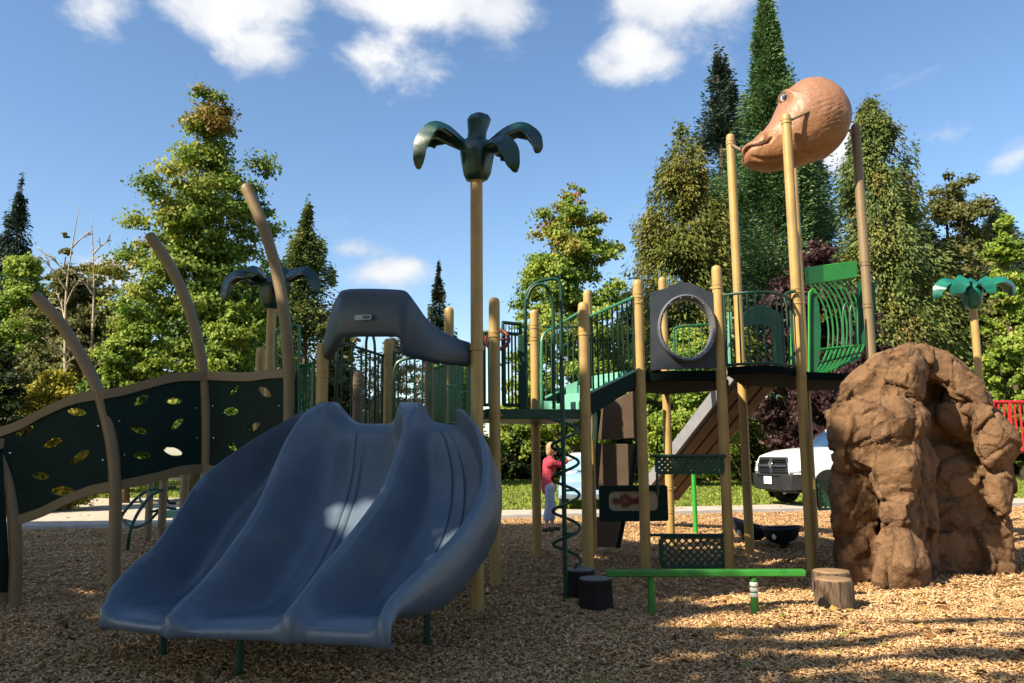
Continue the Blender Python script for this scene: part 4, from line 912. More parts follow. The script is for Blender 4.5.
# ================================================================== stump steps
def stump(label, px, py, wpx, pytop, kind, group=None, hole=False, seed=0):
    g = G(px, py); r = wpx*g.y/F/2; g = g+V((0, r*0.85, 0)); h = zat(px, pytop, g.y)
    root = thing('stump_step', label, 'stump step', g, 0, group)
    b = NB(); n = 64; prof = [(1.06, -0.08), (1.05, 0.0), (1.03, 0.1), (1.0, 0.35), (0.985, 0.7), (0.975, 0.93), (0.96, 0.985), (0.93, 1.0)]
    rings = []
    for k, t in prof:
        ring = []
        for i in range(n):
            an = i/n*2*math.pi; rr = r*k*(1+0.018*math.sin(3*an+seed)+0.012*math.sin(7*an+2*seed))*(1+0.02*noise.noise(V((math.cos(an)*9, math.sin(an)*9, seed)))*(1 if kind == 'log' else 0.4))
            if hole:
                da = (an-R(214)); da = (da+math.pi) % (2*math.pi)-math.pi
                f = math.exp(-(da/0.34)**4)*(1-sstep(0.36, 0.62, t)); rr *= 1-0.55*f
            ring.append(b.verts.new((g.x+rr*math.cos(an), g.y+rr*math.sin(an), h*t)))
        rings.append(ring)
    # more rows for the hole's edge
    for p, q in zip(rings, rings[1:]):
        for i in range(n): b.faces.new((p[i], p[(i+1) % n], q[(i+1) % n], q[i]))
    obj('bark', b, 'logbark' if kind == 'log' else 'stumpdk', root, angle=70)
    b = NB(); lathe(b, g.x, g.y, [(r*0.925, h-0.006), (r*0.93, h+0.002), (r*0.90, h+0.008), (r*0.5, h+0.011), (0.01, h+0.012)], 48); obj('top_face', b, 'stumptan' if kind == 'log' else 'stumptop', root, angle=80)
    if hole:
        an = R(214); b = NB(); pts = []
        for i in range(9):
            aa = an+R(-20+40*i/8); hh = h*(0.05+0.42*math.sin(math.pi*(i+0.6)/9.2)**0.7); pts.append((aa, hh))
        poly = [V((g.x+r*1.03*math.cos(aa), g.y+r*1.03*math.sin(aa), 0.0)) for aa, hh in pts]+[V((g.x+r*1.02*math.cos(aa), g.y+r*1.02*math.sin(aa), hh)) for aa, hh in pts[::-1]]
        for i in range(8):
            a0, h0 = pts[i]; a1, h1 = pts[i+1]
            f = [V((g.x+r*1.062*math.cos(q), g.y+r*1.062*math.sin(q), z)) for q, z in ((a0, 0), (a1, 0), (a1, h1), (a0, h0))]
            prism(b, f, V((-math.cos(an), -math.sin(an), 0))*0.02)
        bmesh.ops.remove_doubles(b, verts=b.verts[:], dist=0.0005)
        obj('hollow', b, 'black', root)  # black plate drawn for the shade inside the hollow
stump('rear dark brown stump step with grey top, half hidden by the dark stump before it', 580.5, 600, 30, 569.5, 'dark', seed=1)
stump('front dark brown stump step with grey top, left of the green balance beam', 597, 608, 33, 578.5, 'dark', seed=2)
stump('bark textured stump step with an arched black hollow, right of the green beam', 841.5, 613, 37, 579, 'log', hole=True, seed=3)
stump('bark textured stump step half hidden behind the hollow one, near the rock', 839, 598, 37, 571, 'log', seed=4)

# ================================================================== bucket spinners
def bucket(label, px, py, Y, r, tilt, az):
    g = XY(px, py, Y); root = thing('bucket_spinner', label, 'bucket spinner', g); zc = P(px, py, Y).z
    b = NB(); n = 30; prof = [(0.02, 0.0), (0.34, 0.01), (0.62, 0.12), (0.80, 0.34), (0.93, 0.62), (1.0, 0.78), (0.985, 0.82), (0.92, 0.80), (0.80, 0.52), (0.6, 0.26), (0.3, 0.16), (0.02, 0.15)]
    rings = []
    for k, t in prof:
        ring = []
        for i in range(n):
            a = i/n*2*math.pi; lift = 0.28*max(0, math.cos(a-R(az)))**2*max(0, t-0.3)
            v = V((r*k*math.cos(a)*1.12, r*k*math.sin(a)*0.95, r*(t+lift))); v = Matrix.Rotation(R(tilt), 3, V((math.sin(R(az)), -math.cos(R(az)), 0))) @ v
            ring.append(b.verts.new(g+v+V((0, 0, zc))))
        rings.append(ring)
    for p, q in zip(rings, rings[1:]):
        for i in range(n): b.faces.new((p[i], p[(i+1) % n], q[(i+1) % n], q[i]))
    obj('bucket', b, 'navy', root, angle=60)
    b = NB(); tube(b, [g+V((0, 0, -0.1)), g+V((0, 0, zc+0.02))], 0.045, 12); lathe(b, g.x, g.y, [(0.10, zc-0.02), (0.11, zc), (0.08, zc+0.03)], 16); obj('stem', b, 'black', root)
    ri = [x.co.copy() for x in []]
    b = NB(); pts = []
    for i in range(n):
        a = i/n*2*math.pi; lift = 0.28*max(0, math.cos(a-R(az)))**2*0.5
        v = V((r*0.99*math.cos(a)*1.12, r*0.99*math.sin(a)*0.95, r*(0.81+lift))); v = Matrix.Rotation(R(tilt), 3, V((math.sin(R(az)), -math.cos(R(az)), 0))) @ v; pts.append(g+v+V((0, 0, zc)))
    tube(b, pts, 0.018, 8, closed=True); obj('rim', b, 'trim', root)
    b = NB(); v = g+V((-r*0.68, -r*0.62, zc+r*0.42)); ball(b, v, 0.034, 2, (1, 0.5, 1.4)); obj('sticker', b, 'white', root)
bucket('dark navy bucket spinner seat, the right and rounder one of two behind the tan posts', 783, 543, 12.6, 0.27, -6, 160)
bucket('dark navy bucket spinner seat, the left one, tilted and half hidden by a tan post', 748, 539, 12.9, 0.27, 14, 160)

# ================================================================== red railing at the right edge
rf = thing('red_fence', 'bright red picket railing behind the climbing rock at the right edge', 'fence', XY(1010, 450, 12.6))
a = XY(995, 430, 12.6); e = XY(1075, 430, 12.8); b = NB()
z0 = zat(1010, 451, 12.6); z1 = zat(1010, 402, 12.6)
tube(b, [V((a.x, a.y, z1)), V((e.x, e.y, z1))], 0.028, 8); tube(b, [V((a.x, a.y, z0)), V((e.x, e.y, z0))], 0.028, 8)
n = 15
for i in range(n+1): q = a.lerp(e, i/n); tube(b, [V((q.x, q.y, z0)), V((q.x, q.y, z1))], 0.016 if i % 3 else 0.03, 8)
obj('railing', b, 'red', rf)
for px in (998, 1045, 1080):
    q = XY(px, 450, 12.7); b = NB(); tube(b, [V((q.x, q.y, -0.1)), V((q.x, q.y, z1+0.12 if px > 1020 else z1))], 0.055, 14); obj('post', b, 'red', rf)
b = NB(); slab(b, [(a.x, a.y+0.05), (e.x, e.y+0.05), (e.x, e.y+1.1), (a.x, a.y+1.1)], z0-0.16, z0-0.04); obj('deck', b, 'deck', rf)

# ================================================================== vehicles (local axes: x forward, y left, z up)
def loft(bm, secs, caps=True):
    rs = [[bm.verts.new(p) for p in s] for s in secs]
    for a, b in zip(rs, rs[1:]):
        n = len(a)
        for k in range(n): bm.faces.new((a[k], a[(k+1) % n], b[(k+1) % n], b[k]))
    if caps: bm.faces.new(rs[0][::-1]); bm.faces.new(rs[-1])
def xsec(x, zb, zt, wb, wt, r=0.08, crown=0.0):   # body cross-section at x
    h = [(wb, zb), (wb, (zb+zt)/2), (wt+(wb-wt)*0.25, zt-r), (wt-r*0.5, zt-r*0.2), (wt*0.6, zt+crown*0.6), (0, zt+crown)]
    L = [(x, y, z) for y, z in h]; Rr = [(x, -y, z) for y, z in h[:-1]][::-1]
    return L+Rr
def wheel(root, x, y, r, w, m='chrome'):
    t = NB(); s = 1 if y > 0 else -1
    prof = [(r*0.62, -w/2), (r*0.9, -w/2), (r*0.985, -w*0.38), (r, -w*0.2), (r, w*0.2), (r*0.985, w*0.38), (r*0.9, w/2), (r*0.62, w/2)]
    rings = [[t.verts.new((x+rr*math.cos(k*2*math.pi/32), y+yy, r+rr*math.sin(k*2*math.pi/32))) for k in range(32)] for rr, yy in prof]
    for a, b in zip(rings, rings[1:]+rings[:1]):
        for k in range(32): t.faces.new((a[k], a[(k+1) % 32], b[(k+1) % 32], b[k]))
    wh = obj('wheel', t, 'tyre', root, local=True)
    t = NB()
    rings = [[t.verts.new((x+rr*math.cos(k*2*math.pi/24), y+s*yy, r+rr*math.sin(k*2*math.pi/24))) for k in range(24)] for rr, yy in ((r*0.63, w*0.45), (r*0.60, w*0.34), (r*0.35, w*0.30), (r*0.18, w*0.42), (0.01, w*0.43))]
    for a, b in zip(rings, rings[1:]):
        for k in range(24): t.faces.new((a[k], a[(k+1) % 24], b[(k+1) % 24], b[k]))
    obj('rim', t, m, wh, local=True)
# --- white pickup
fw = G(828, 506.5); ang = math.atan2(-0.30, -0.954)
fdir = V((math.cos(ang), math.sin(ang), 0)); ldir = V((-fdir.y, fdir.x, 0))
rt = fw-fdir*0.0-ldir*0.0
pk = thing('pickup_truck', 'white pickup truck with dark grille and black bumper, parked behind the play tower', 'pickup truck', rt-ldir*0.88, ang); pk.scale = (1.0, 1.0, 1.04)
ws = 0.98
b = NB(); loft(b, [xsec(0.93, 0.62, 1.16, ws-0.13, ws-0.20, 0.10, 0.03), xsec(0.84, 0.60, 1.27, ws-0.07, ws-0.14, 0.14, 0.05), xsec(0.55, 0.58, 1.34, ws-0.03, ws-0.12, 0.16, 0.07), xsec(0.0, 0.62, 1.385, ws, ws-0.10, 0.16, 0.07), xsec(-0.62, 0.55, 1.42, ws, ws-0.08, 0.16, 0.05)])
loft(b, [xsec(-0.622, 0.48, 1.41, ws, ws-0.03, 0.10), xsec(-2.75, 0.48, 1.42, ws, ws-0.03, 0.10)])
loft(b, [xsec(-2.80, 0.50, 1.46, ws, ws-0.02, 0.05), xsec(-4.75, 0.50, 1.46, ws, ws-0.02, 0.05)])
body = obj('body', b, 'white', pk, local=True, bevel=0.012, angle=45)
b = NB()
def cabsec(x, z, wlow, wtop, zl): return [(x, wlow, zl), (x, wtop+0.03, z-0.10), (x, wtop-0.08, z), (x, 0, z+0.03), (x, -wtop+0.08, z), (x, -wtop-0.03, z-0.10), (x, -wlow, zl)]
loft(b, [cabsec(-1.30, 1.93, ws-0.10, ws-0.22, 1.41), cabsec(-1.55, 1.97, ws-0.05, ws-0.20, 1.41), cabsec(-2.3, 1.97, ws-0.05, ws-0.20, 1.41), cabsec(-2.70, 1.92, ws-0.07, ws-0.20, 1.41)])
obj('cab', b, 'white', pk, local=True, bevel=0.02, angle=50)
b = NB(); loft(b, [[(-0.66, ws-0.14, 1.425), (-0.66, -ws+0.14, 1.425), (-0.62, -ws+0.16, 1.42), (-0.62, ws-0.16, 1.42)], [(-1.33, ws-0.26, 1.90), (-1.33, -ws+0.26, 1.90), (-1.29, -ws+0.27, 1.90), (-1.29, ws-0.27, 1.90)]]); obj('windshield', b, 'glass', pk, local=True)
for s in (1, -1):
    b = NB(); prism(b, [(-0.75, s*(ws-0.085), 1.43), (-0.75, s*(ws-0.11), 1.46), (-1.36, s*(ws-0.21), 1.90), (-1.45, s*(ws-0.205), 1.92), (-1.45, s*(ws-0.08), 1.43)], (0, s*0.012, 0)); obj('pillar', b, 'white', pk, local=True)
    for x0, x1 in ((-1.50, -2.02), (-2.10, -2.62)):
        b = NB(); prism(b, [(x0, s*(ws-0.055), 1.47), (x1, s*(ws-0.055), 1.47), (x1, s*(ws-0.185), 1.86), (x0, s*(ws-0.185), 1.86)], (0, s*0.012, 0)); obj('side_window', b, 'glass', pk, local=True)
    b = NB(); ball(b, (-1.05, s*(ws+0.16), 1.52), 0.13, 2, (0.6, 0.8, 1.2)); tube(b, [(-1.05, s*(ws-0.08), 1.45), (-1.05, s*(ws+0.10), 1.48)], 0.03, 8); obj('mirror', b, 'trim', pk, local=True)
    b = NB(); prism(b, [(0.985, s*0.66, 0.84), (0.955, s*(ws-0.155), 0.85), (0.80, s*(ws-0.03), 0.88), (0.80, s*(ws-0.03), 1.10), (0.945, s*(ws-0.165), 1.10), (0.965, s*0.64, 1.09)], (0.02, s*0.025, 0)); obj('headlight', b, 'lens', pk, local=True, bevel=0.015)
    for xc in (0.0, -3.6):                       # black disc stands in for the shade inside the wheel opening
        b = NB(); prism(b, [(xc+0.49*math.cos(t), s*(ws-0.02), 0.42+0.49*math.sin(t)) for t in np.linspace(-0.6, math.pi+0.6, 20)], (0, s*0.028, 0)); obj('wheel_arch_shade', b, 'black', pk, local=True)
b = NB(); prism(b, [(0.95, 0.60, 0.80), (0.95, -0.60, 0.80), (0.94, -0.68, 1.0), (0.91, -0.60, 1.22), (0.91, 0.60, 1.22), (0.94, 0.68, 1.0)], (0.05, 0, 0)); gr = obj('grille', b, 'trim', pk, local=True, bevel=0.02)
b = NB(); box(b, (1.01, 0, 1.0), (0.05, 1.22, 0.06)); box(b, (1.01, 0, 0.99), (0.06, 0.10, 0.36)); obj('grille_bar', b, 'panelgrey', gr, local=True, bevel=0.012)
b = NB()
for i in range(7): box(b, (1.0, 0, 0.84+i*0.052), (0.02, 1.12, 0.016))
obj('grille_slat', b, 'black', gr, local=True)
b = NB(); prism(b, [(1.045, 0.0, 0.92), (1.045, 0.045, 0.97), (1.045, 0.10, 1.05), (1.045, 0.06, 1.09), (1.045, -0.06, 1.09), (1.045, -0.10, 1.05), (1.045, -0.045, 0.97)], (0.02, 0, 0)); obj('emblem', b, 'chrome', gr, local=True, bevel=0.006)
b = NB(); loft(b, [[(0.80, ws-0.03, 0.42), (0.80, -ws+0.03, 0.42), (1.02, -ws+0.18, 0.40), (1.10, -0.5, 0.39), (1.10, 0.5, 0.39), (1.02, ws-0.18, 0.40)], [(0.80, ws-0.01, 0.80), (0.80, -ws+0.01, 0.80), (1.05, -ws+0.14, 0.80), (1.14, -0.5, 0.80), (1.14, 0.5, 0.80), (1.05, ws-0.14, 0.80)]]); bu = obj('bumper', b, 'trim', pk, local=True, bevel=0.025)
b = NB(); box(b, (1.15, 0.0, 0.64), (0.012, 0.33, 0.19)); obj('license_plate', b, 'white', bu, local=True, bevel=0.004)
b = NB(); box(b, (1.125, 0, 0.745), (0.03, 0.95, 0.045)); obj('air_slot', b, 'black', bu, local=True)
for y in (ws-0.16, -ws+0.16):
    wheel(pk, 0.0, y, 0.41, 0.27); wheel(pk, -3.6, y, 0.41, 0.27)
b = NB(); box(b, (-1.8, 0, 0.42), (5.2, 1.3, 0.18)); obj('chassis', b, 'black', pk, local=True, bevel=0.02)
# --- small pale car seen end-on
gc = XY(592, 509, 21.3); ca = R(-95)
car = thing('parked_car', 'pale blue and white parked car, mostly hidden behind the spiral climber', 'car', gc, ca)
b = NB(); loft(b, [xsec(1.0, 0.40, 0.72, 0.76, 0.70, 0.10), xsec(0.85, 0.28, 0.82, 0.84, 0.78, 0.12, 0.03), xsec(0.0, 0.26, 0.90, 0.86, 0.80, 0.1, 0.04), xsec(-2.6, 0.26, 0.93, 0.86, 0.80, 0.1), xsec(-3.1, 0.36, 0.90, 0.80, 0.74, 0.1)])
obj('body', b, 'palewhite', car, local=True, bevel=0.015, angle=50)
b = NB(); loft(b, [cabsec(-0.55, 1.30, 0.80, 0.60, 0.90), cabsec(-0.85, 1.40, 0.82, 0.62, 0.90), cabsec(-2.2, 1.42, 0.82, 0.62, 0.90), cabsec(-2.8, 1.28, 0.78, 0.60, 0.90)]); obj('cab', b, 'white', car, local=True, bevel=0.02, angle=50)
b = NB(); prism(b, [(0.10, 0.70, 0.955), (0.10, -0.70, 0.955), (-0.53, -0.56, 1.30), (-0.53, 0.56, 1.30)], (0.02, 0, 0.03)); obj('windshield', b, 'palewhite', car, local=True)
for s in (1, -1):
    b = NB(); prism(b, [(0.94, s*0.44, 0.60), (0.90, s*0.76, 0.62), (0.88, s*0.76, 0.74), (0.93, s*0.46, 0.72)], (0.05, 0, 0)); obj('headlight', b, 'lens', car, local=True)
    b = NB(); prism(b, [(-0.7, s*0.80, 0.95), (-2.6, s*0.80, 0.95), (-2.3, s*0.67, 1.33), (-0.95, s*0.67, 1.33)], (0, s*0.012, 0)); obj('side_window', b, 'palewhite', car, local=True)
b = NB(); box(b, (1.0, 0, 0.46), (0.06, 1.1, 0.16)); obj('bumper', b, 'palewhite', car, local=True, bevel=0.02)
for y in (0.74, -0.74): wheel(car, 0.25, y, 0.30, 0.2); wheel(car, -2.3, y, 0.30, 0.2)

# ================================================================== woman, side on, arms stretched forward (local: x = the way she faces)
gp = G(549.5, 531); wo = thing('person', 'person in red shirt and pale blue cropped trousers, arms stretched forward, behind the deck', 'person', gp, R(12)); wo.scale = (0.9, 0.9, 1.0)
k = 1.0
b = NB()
hipL, hipR = V((0.0, 0.085, 0.84)), V((0.0, -0.085, 0.84))
chest = V((0.015, 0, 1.20)); KX = 0.86; neck = V((0.03, 0, 1.365)); head = V((0.075, 0, 1.50))
limb(b, V((0, 0, 0.86)), V((0.0, 0, 1.02)), 0.140, 0.118, 12); limb(b, V((0, 0, 1.02)), chest, 0.118, 0.130, 12)
limb(b, chest+V((0, 0.11, 0.06)), chest+V((0, -0.11, 0.06)), 0.095, 0.095, 10); limb(b, chest, neck, 0.11, 0.055, 10); limb(b, neck, head, 0.052, 0.056, 10)
ball(b, head+V((0, 0, 0.02)), 0.10, 3, (0.98, 0.78, 1.16)); ball(b, head+V((0.05, 0, -0.035)), 0.062, 3, (1, 0.85, 1)); ball(b, head+V((0.103, 0, -0.005)), 0.017, 2, (1.1, 0.8, 1.3))
for s in (1, -1):
    ball(b, head+V((0.0, s*0.078, 0.0)), 0.026, 2, (0.7, 0.4, 1.2))
    knee = V((0.03+0.05*s, s*0.085, 0.46)); ank = V((-0.01+0.09*s, s*0.08, 0.08))
    limb(b, V((0, s*0.085, 0.84)), knee, 0.095, 0.062, 10); limb(b, knee, ank, 0.058, 0.036, 10); limb(b, ank+V((-0.03, 0, -0.045)), ank+V((0.14, 0, -0.055)), 0.034, 0.026, 8)
    sh = chest+V((0.02, s*0.175, 0.075)); el = V((0.20, s*0.17, 1.215)); wr = V((0.40, s*0.12, 1.30))
    limb(b, sh, el, 0.055, 0.043, 10); limb(b, el, wr, 0.040, 0.026, 10)
    hd = (wr-el).normalized(); pal = wr+hd*0.055; limb(b, wr, pal, 0.024, 0.032, 8)
    for f, (dy, L) in enumerate(((-0.032, 0.060), (-0.011, 0.072), (0.011, 0.070), (0.032, 0.055))):
        f0 = pal+V((0.012, dy, 0.006)); f1 = f0+hd*L*0.55; f2 = f1+V((0.5, 0, -0.85)).normalized()*L*0.5; limb(b, f0, f1, 0.0088, 0.0084, 6); limb(b, f1, f2, 0.0084, 0.007, 6)
    t0 = wr+V((0.02, -s*0.022, 0.006)); t1 = t0+V((0.035, -s*0.032, 0.0)); limb(b, t0, t1, 0.011, 0.010, 6); limb(b, t1, t1+V((0.028, -s*0.004, -0.012)), 0.010, 0.008, 6)
bodyp = obj('body', remesh(b, 0.0085, 2), 'skin', wo, local=True, angle=180)
for s in (1, -1):
    b = NB(); ball(b, head+V((0.084, s*0.034, 0.025)), 0.0125, 2); obj('eye', b, 'black', wo, local=True)
b = NB(); limb(b, head+V((0.096, 0.022, -0.05)), head+V((0.096, -0.022, -0.05)), 0.007, 0.007, 6); obj('mouth', b, 'gear', wo, local=True)
b = NB(); ball(b, head+V((-0.018, 0, 0.042)), 0.112, 3, (0.98, 0.86, 1.04)); ball(b, head+V((-0.055, 0, -0.03)), 0.085, 3, (0.85, 1.0, 1.1))
me = remesh(b, 0.01, 2)
obj('hair', me, 'hair', wo, local=True, angle=180)
b = NB()
limb(b, V((0, 0, 0.80)), V((0.0, 0, 1.02)), 0.165, 0.140, 14); limb(b, V((0, 0, 1.02)), chest, 0.140, 0.150, 14); limb(b, chest+V((0, 0.12, 0.06)), chest+V((0, -0.12, 0.06)), 0.112, 0.112, 10); limb(b, chest, neck-V((0, 0, 0.03)), 0.13, 0.072, 10)
for s in (1, -1):
    sh = chest+V((0.02, s*0.175, 0.075)); el = V((0.20, s*0.17, 1.215)); wr = V((0.36, s*0.132, 1.285)); limb(b, sh, el, 0.068, 0.054, 10); limb(b, el, wr, 0.052, 0.044, 10)
me = remesh(b, 0.014, 4)
for v in me.vertices:
    p = v.co; n = noise.noise(V((p.x*9, p.y*9, p.z*7)))*0.010+noise.noise(p*22)*0.004; v.co = p+v.normal*n
obj('shirt', me, 'shirt', wo, local=True, angle=180)
b = NB()
limb(b, V((0, 0, 0.80)), V((0, 0, 0.93)), 0.15, 0.14, 12)
for s in (1, -1):
    knee = V((0.03+0.05*s, s*0.085, 0.46)); an2 = V((0.0+0.075*s, s*0.082, 0.25)); limb(b, V((0, s*0.085, 0.80)), knee, 0.118, 0.088, 10); limb(b, knee, an2, 0.088, 0.080, 10)
me = remesh(b, 0.012, 3)
for v in me.vertices: v.co = v.co+v.normal*(noise.noise(v.co*14)*0.008)
obj('trousers', me, 'jeans', wo, local=True, angle=180)
for s in (1, -1):
    b = NB(); ank = V((-0.01+0.09*s, s*0.08, 0.08)); limb(b, ank+V((-0.04, 0, -0.045)), ank+V((0.15, 0, -0.052)), 0.042, 0.034, 8); obj('shoe', remesh(b, 0.01, 2), 'shoe', wo, local=True, angle=180)
# ================================================================== ground, path, chips
def ground_mat(name, c1, c2, c3, s1, s2, bump=0.4, bs=60):
    m = bpy.data.materials.new(name); m.use_nodes = True; nt = m.node_tree; b = nt.nodes['Principled BSDF']; b.inputs['Roughness'].default_value = 0.95; b.inputs['Specular IOR Level'].default_value = 0.15
    tc = nn(nt, 'ShaderNodeTexCoord')
    n1 = nn(nt, 'ShaderNodeTexNoise'); n1.inputs['Scale'].default_value = s1; n1.inputs['Detail'].default_value = 5
    n2 = nn(nt, 'ShaderNodeTexNoise'); n2.inputs['Scale'].default_value = s2; n2.inputs['Detail'].default_value = 6
    nt.links.new(tc.outputs['Object'], n1.inputs['Vector']); nt.links.new(tc.outputs['Object'], n2.inputs['Vector'])
    rp = nn(nt, 'ShaderNodeValToRGB'); rp.color_ramp.elements[0].color = (*c1, 1); rp.color_ramp.elements[1].color = (*c2, 1); rp.color_ramp.elements[0].position = 0.35; rp.color_ramp.elements[1].position = 0.65
    nt.links.new(n1.outputs['Fac'], rp.inputs['Fac'])
    r2 = nn(nt, 'ShaderNodeValToRGB'); r2.color_ramp.elements[0].position = 0.45; r2.color_ramp.elements[1].position = 0.7; nt.links.new(n2.outputs['Fac'], r2.inputs['Fac'])
    mx = nn(nt, 'ShaderNodeMix', data_type='RGBA'); mx.inputs[7].default_value = (*c3, 1); nt.links.new(r2.outputs[0], mx.inputs[0]); nt.links.new(rp.outputs[0], mx.inputs[6]); nt.links.new(mx.outputs[2], b.inputs['Base Color'])
    n3 = nn(nt, 'ShaderNodeTexNoise'); n3.inputs['Scale'].default_value = bs; n3.inputs['Detail'].default_value = 4; nt.links.new(tc.outputs['Object'], n3.inputs['Vector'])
    bp = nn(nt, 'ShaderNodeBump'); bp.inputs['Strength'].default_value = bump; bp.inputs['Distance'].default_value = 0.05; nt.links.new(n3.outputs['Fac'], bp.inputs['Height']); nt.links.new(bp.outputs[0], b.inputs['Normal'])
    return m
M['lawn'] = ground_mat('lawn_grass', (0.125, 0.185, 0.028), (0.19, 0.245, 0.045), (0.105, 0.16, 0.03), 0.25, 1.6, 0.8, 25)
M['path'] = ground_mat('path_paving', (0.40, 0.35, 0.28), (0.48, 0.42, 0.34), (0.34, 0.31, 0.26), 0.5, 5, 0.2, 30)
M['chipbase'] = ground_mat('chip_mulch', (0.34, 0.195, 0.09), (0.50, 0.305, 0.145), (0.17, 0.09, 0.045), 1.2, 26, 1.0, 45)
M['soil'] = ground_mat('leaf_litter', (0.05, 0.04, 0.02), (0.08, 0.06, 0.03), (0.03, 0.03, 0.015), 0.8, 6, 0.8, 20)

b = NB(); s = 700; f = [b.verts.new(p) for p in ((-s, -s, -0.07), (s, -s, -0.07), (s, s, -0.07), (-s, s, -0.07))]; b.faces.new(f); struct(obj('ground', b, 'lawn'))
def chip_far(x): return 17.3-0.45*sstep(-2, -9, -x if False else x)*0+(-0.35 if x < -3 else 0.0)
def yfar(x): return np.clip(18.35+0.185*x, 15.2, 21.6)
def hgt(x, y):
    sx, sy = np.sin, np.cos
    def st(a, b_, v): t = np.clip((v-a)/(b_-a), 0, 1); return t*t*(3-2*t)
    z = 0.035*sx(x*0.9+1.3)*sx(y*0.7+0.4)+0.018*sx(x*2.3+y*1.7)+0.012*sx(3.1*y-1.9*x+1)
    z = z+0.011*sx(x*5.3+2*sx(y*2.1))*sx(y*6.1+1.5*sx(x*1.7))+0.007*sx(x*9.7+y*4)*sx(y*8.9-x*3)
    for px_, py_, r_, h_ in PILES: z = z+h_*np.exp(-((x-px_)**2+(y-py_)**2)/(r_*r_))
    return z*st(3.6, 5.0, y)*(1-st(-1.8, -0.2, y-yfar(x)))-0.012
PILES = [(c.x, c.y, 0.30, 0.035) for c in (p1, p2, p3, p4, p4b, p5, q5, q6, q7)]+[(-1.9, 4.7, 0.9, -0.06), (-0.6, 8.0, 0.3, 0.03), (4.25, 8.35, 0.6, 0.05), (5.4, 8.9, 0.9, 0.05), (-4.0, 8.2, 0.3, 0.04)]
NX, NY = 250, 200; xs = np.linspace(-17, 17, NX); ys = np.linspace(0, 1, NY)
b = NB(); vv = [[b.verts.new((x, -6+(yfar(x)+6)*f, hgt(x, -6+(yfar(x)+6)*f))) for x in xs] for f in ys]
for j in range(NY-1):
    for i in range(NX-1): b.faces.new((vv[j][i], vv[j][i+1], vv[j+1][i+1], vv[j+1][i]))
struct(obj('wood_chip_bed', b, 'chipbase', angle=180))
# kerb, path
b = NB(); box(b, (0, 18.45, 0.0), (40, 0.16, 0.14), rz=math.atan(0.185)); struct(obj('kerb', b, 'kerb', bevel=0.012))
PFX, PFY = [-20, -9, -6, -4.6, -2.4, 2, 6, 20], [28, 27.5, 25.5, 21.6, 20.5, 20.9, 21.7, 24.8]
b = NB(); slab(b, [(-20, 18.54-3.7), (20, 18.54+3.7)]+[(x, y) for x, y in zip(PFX[::-1], PFY[::-1])], -0.09, 0.004); struct(obj('path', b, 'path', smooth=False))
b = NB(); slab(b, [(-60, 43), (60, 43), (80, 80), (-80, 80)], -0.08, -0.055); struct(obj('leaf_litter', b, 'soil', smooth=False))

def quads_mesh(name, verts, nper, faces_per, tone=None, extra=None):
    """verts: (n, k, 3); faces_per: list of index tuples (4) inside each item"""
    n = verts.shape[0]; k = verts.shape[1]; fp = np.array(faces_per); nf = len(fp)
    idx = (np.arange(n)[:, None, None]*k+fp[None]).reshape(-1)
    me = bpy.data.meshes.new(name); me.vertices.add(n*k); me.vertices.foreach_set('co', verts.reshape(-1).astype(np.float32))
    me.loops.add(n*nf*4); me.loops.foreach_set('vertex_index', idx.astype(np.int32))
    me.polygons.add(n*nf); me.polygons.foreach_set('loop_start', (np.arange(n*nf)*4).astype(np.int32))
    me.update(calc_edges=True)
    for nm, val in (('tone', tone), ('autumn', extra)):
        if val is not None:
            at = me.attributes.new(nm, 'FLOAT', 'FACE'); at.data.foreach_set('value', np.repeat(val, nf).astype(np.float32))
    return me
# loose chips
rng = np.random.default_rng(5)
def chips(n, y0, y1, pw, L, xr):
    u = rng.random(n); y = (y0**pw+(y1**pw-y0**pw)*u)**(1/pw); x = (rng.random(n)*2-1)*np.minimum(16.5, xr*y+0.8)
    return x, y, L*(0.55+0.9*rng.random(n))
cx = []; cy = []; cl = []
for a in (chips(115000, 4.2, 8.5, 1.3, 0.027, 0.68), chips(112000, 8.0, 20.8, 1.2, 0.036, 0.68)):
    cx.append(a[0]); cy.append(a[1]); cl.append(a[2])
cx = np.concatenate(cx); cy = np.concatenate(cy); cl = np.concatenate(cl); ok = cy < yfar(cx)-0.06; cx, cy, cl = cx[ok], cy[ok], cl[ok]; n = len(cx)
hz = hgt(cx, cy)
az = rng.random(n)*2*np.pi; tilt = rng.normal(0, 0.28, n); rollc = rng.normal(0, 0.35, n)
w = cl*(0.22+0.25*rng.random(n)); t = cl*0.10+0.002
lx = np.stack([np.cos(az)*np.cos(tilt), np.sin(az)*np.cos(tilt), np.sin(tilt)], 1)
side = np.stack([-np.sin(az), np.cos(az), np.zeros(n)], 1); up = np.cross(lx, side)
s2 = side*np.cos(rollc)[:, None]+up*np.sin(rollc)[:, None]; u2 = np.cross(lx, s2)
c = np.stack([cx, cy, hz+0.004+rng.random(n)*0.014+np.abs(np.sin(tilt))*cl*0.4], 1)
vs = np.empty((n, 8, 3)); q = 0
for sx in (-1, 1):
    for sy in (-1, 1):
        for sz in (-1, 1):
            tp = 0.7+0.3*rng.random(n) if sx > 0 else np.ones(n)
            vs[:, q] = c+lx*(sx*cl/2)[:, None]+s2*(sy*w/2*tp)[:, None]+u2*(sz*t/2)[:, None]; q += 1
M['chip'] = leafmat('wood_chip', [(0.15, 0.080, 0.038), (0.42, 0.245, 0.115), (0.62, 0.395, 0.195), (0.80, 0.58, 0.34)], 0.85, 0.0)
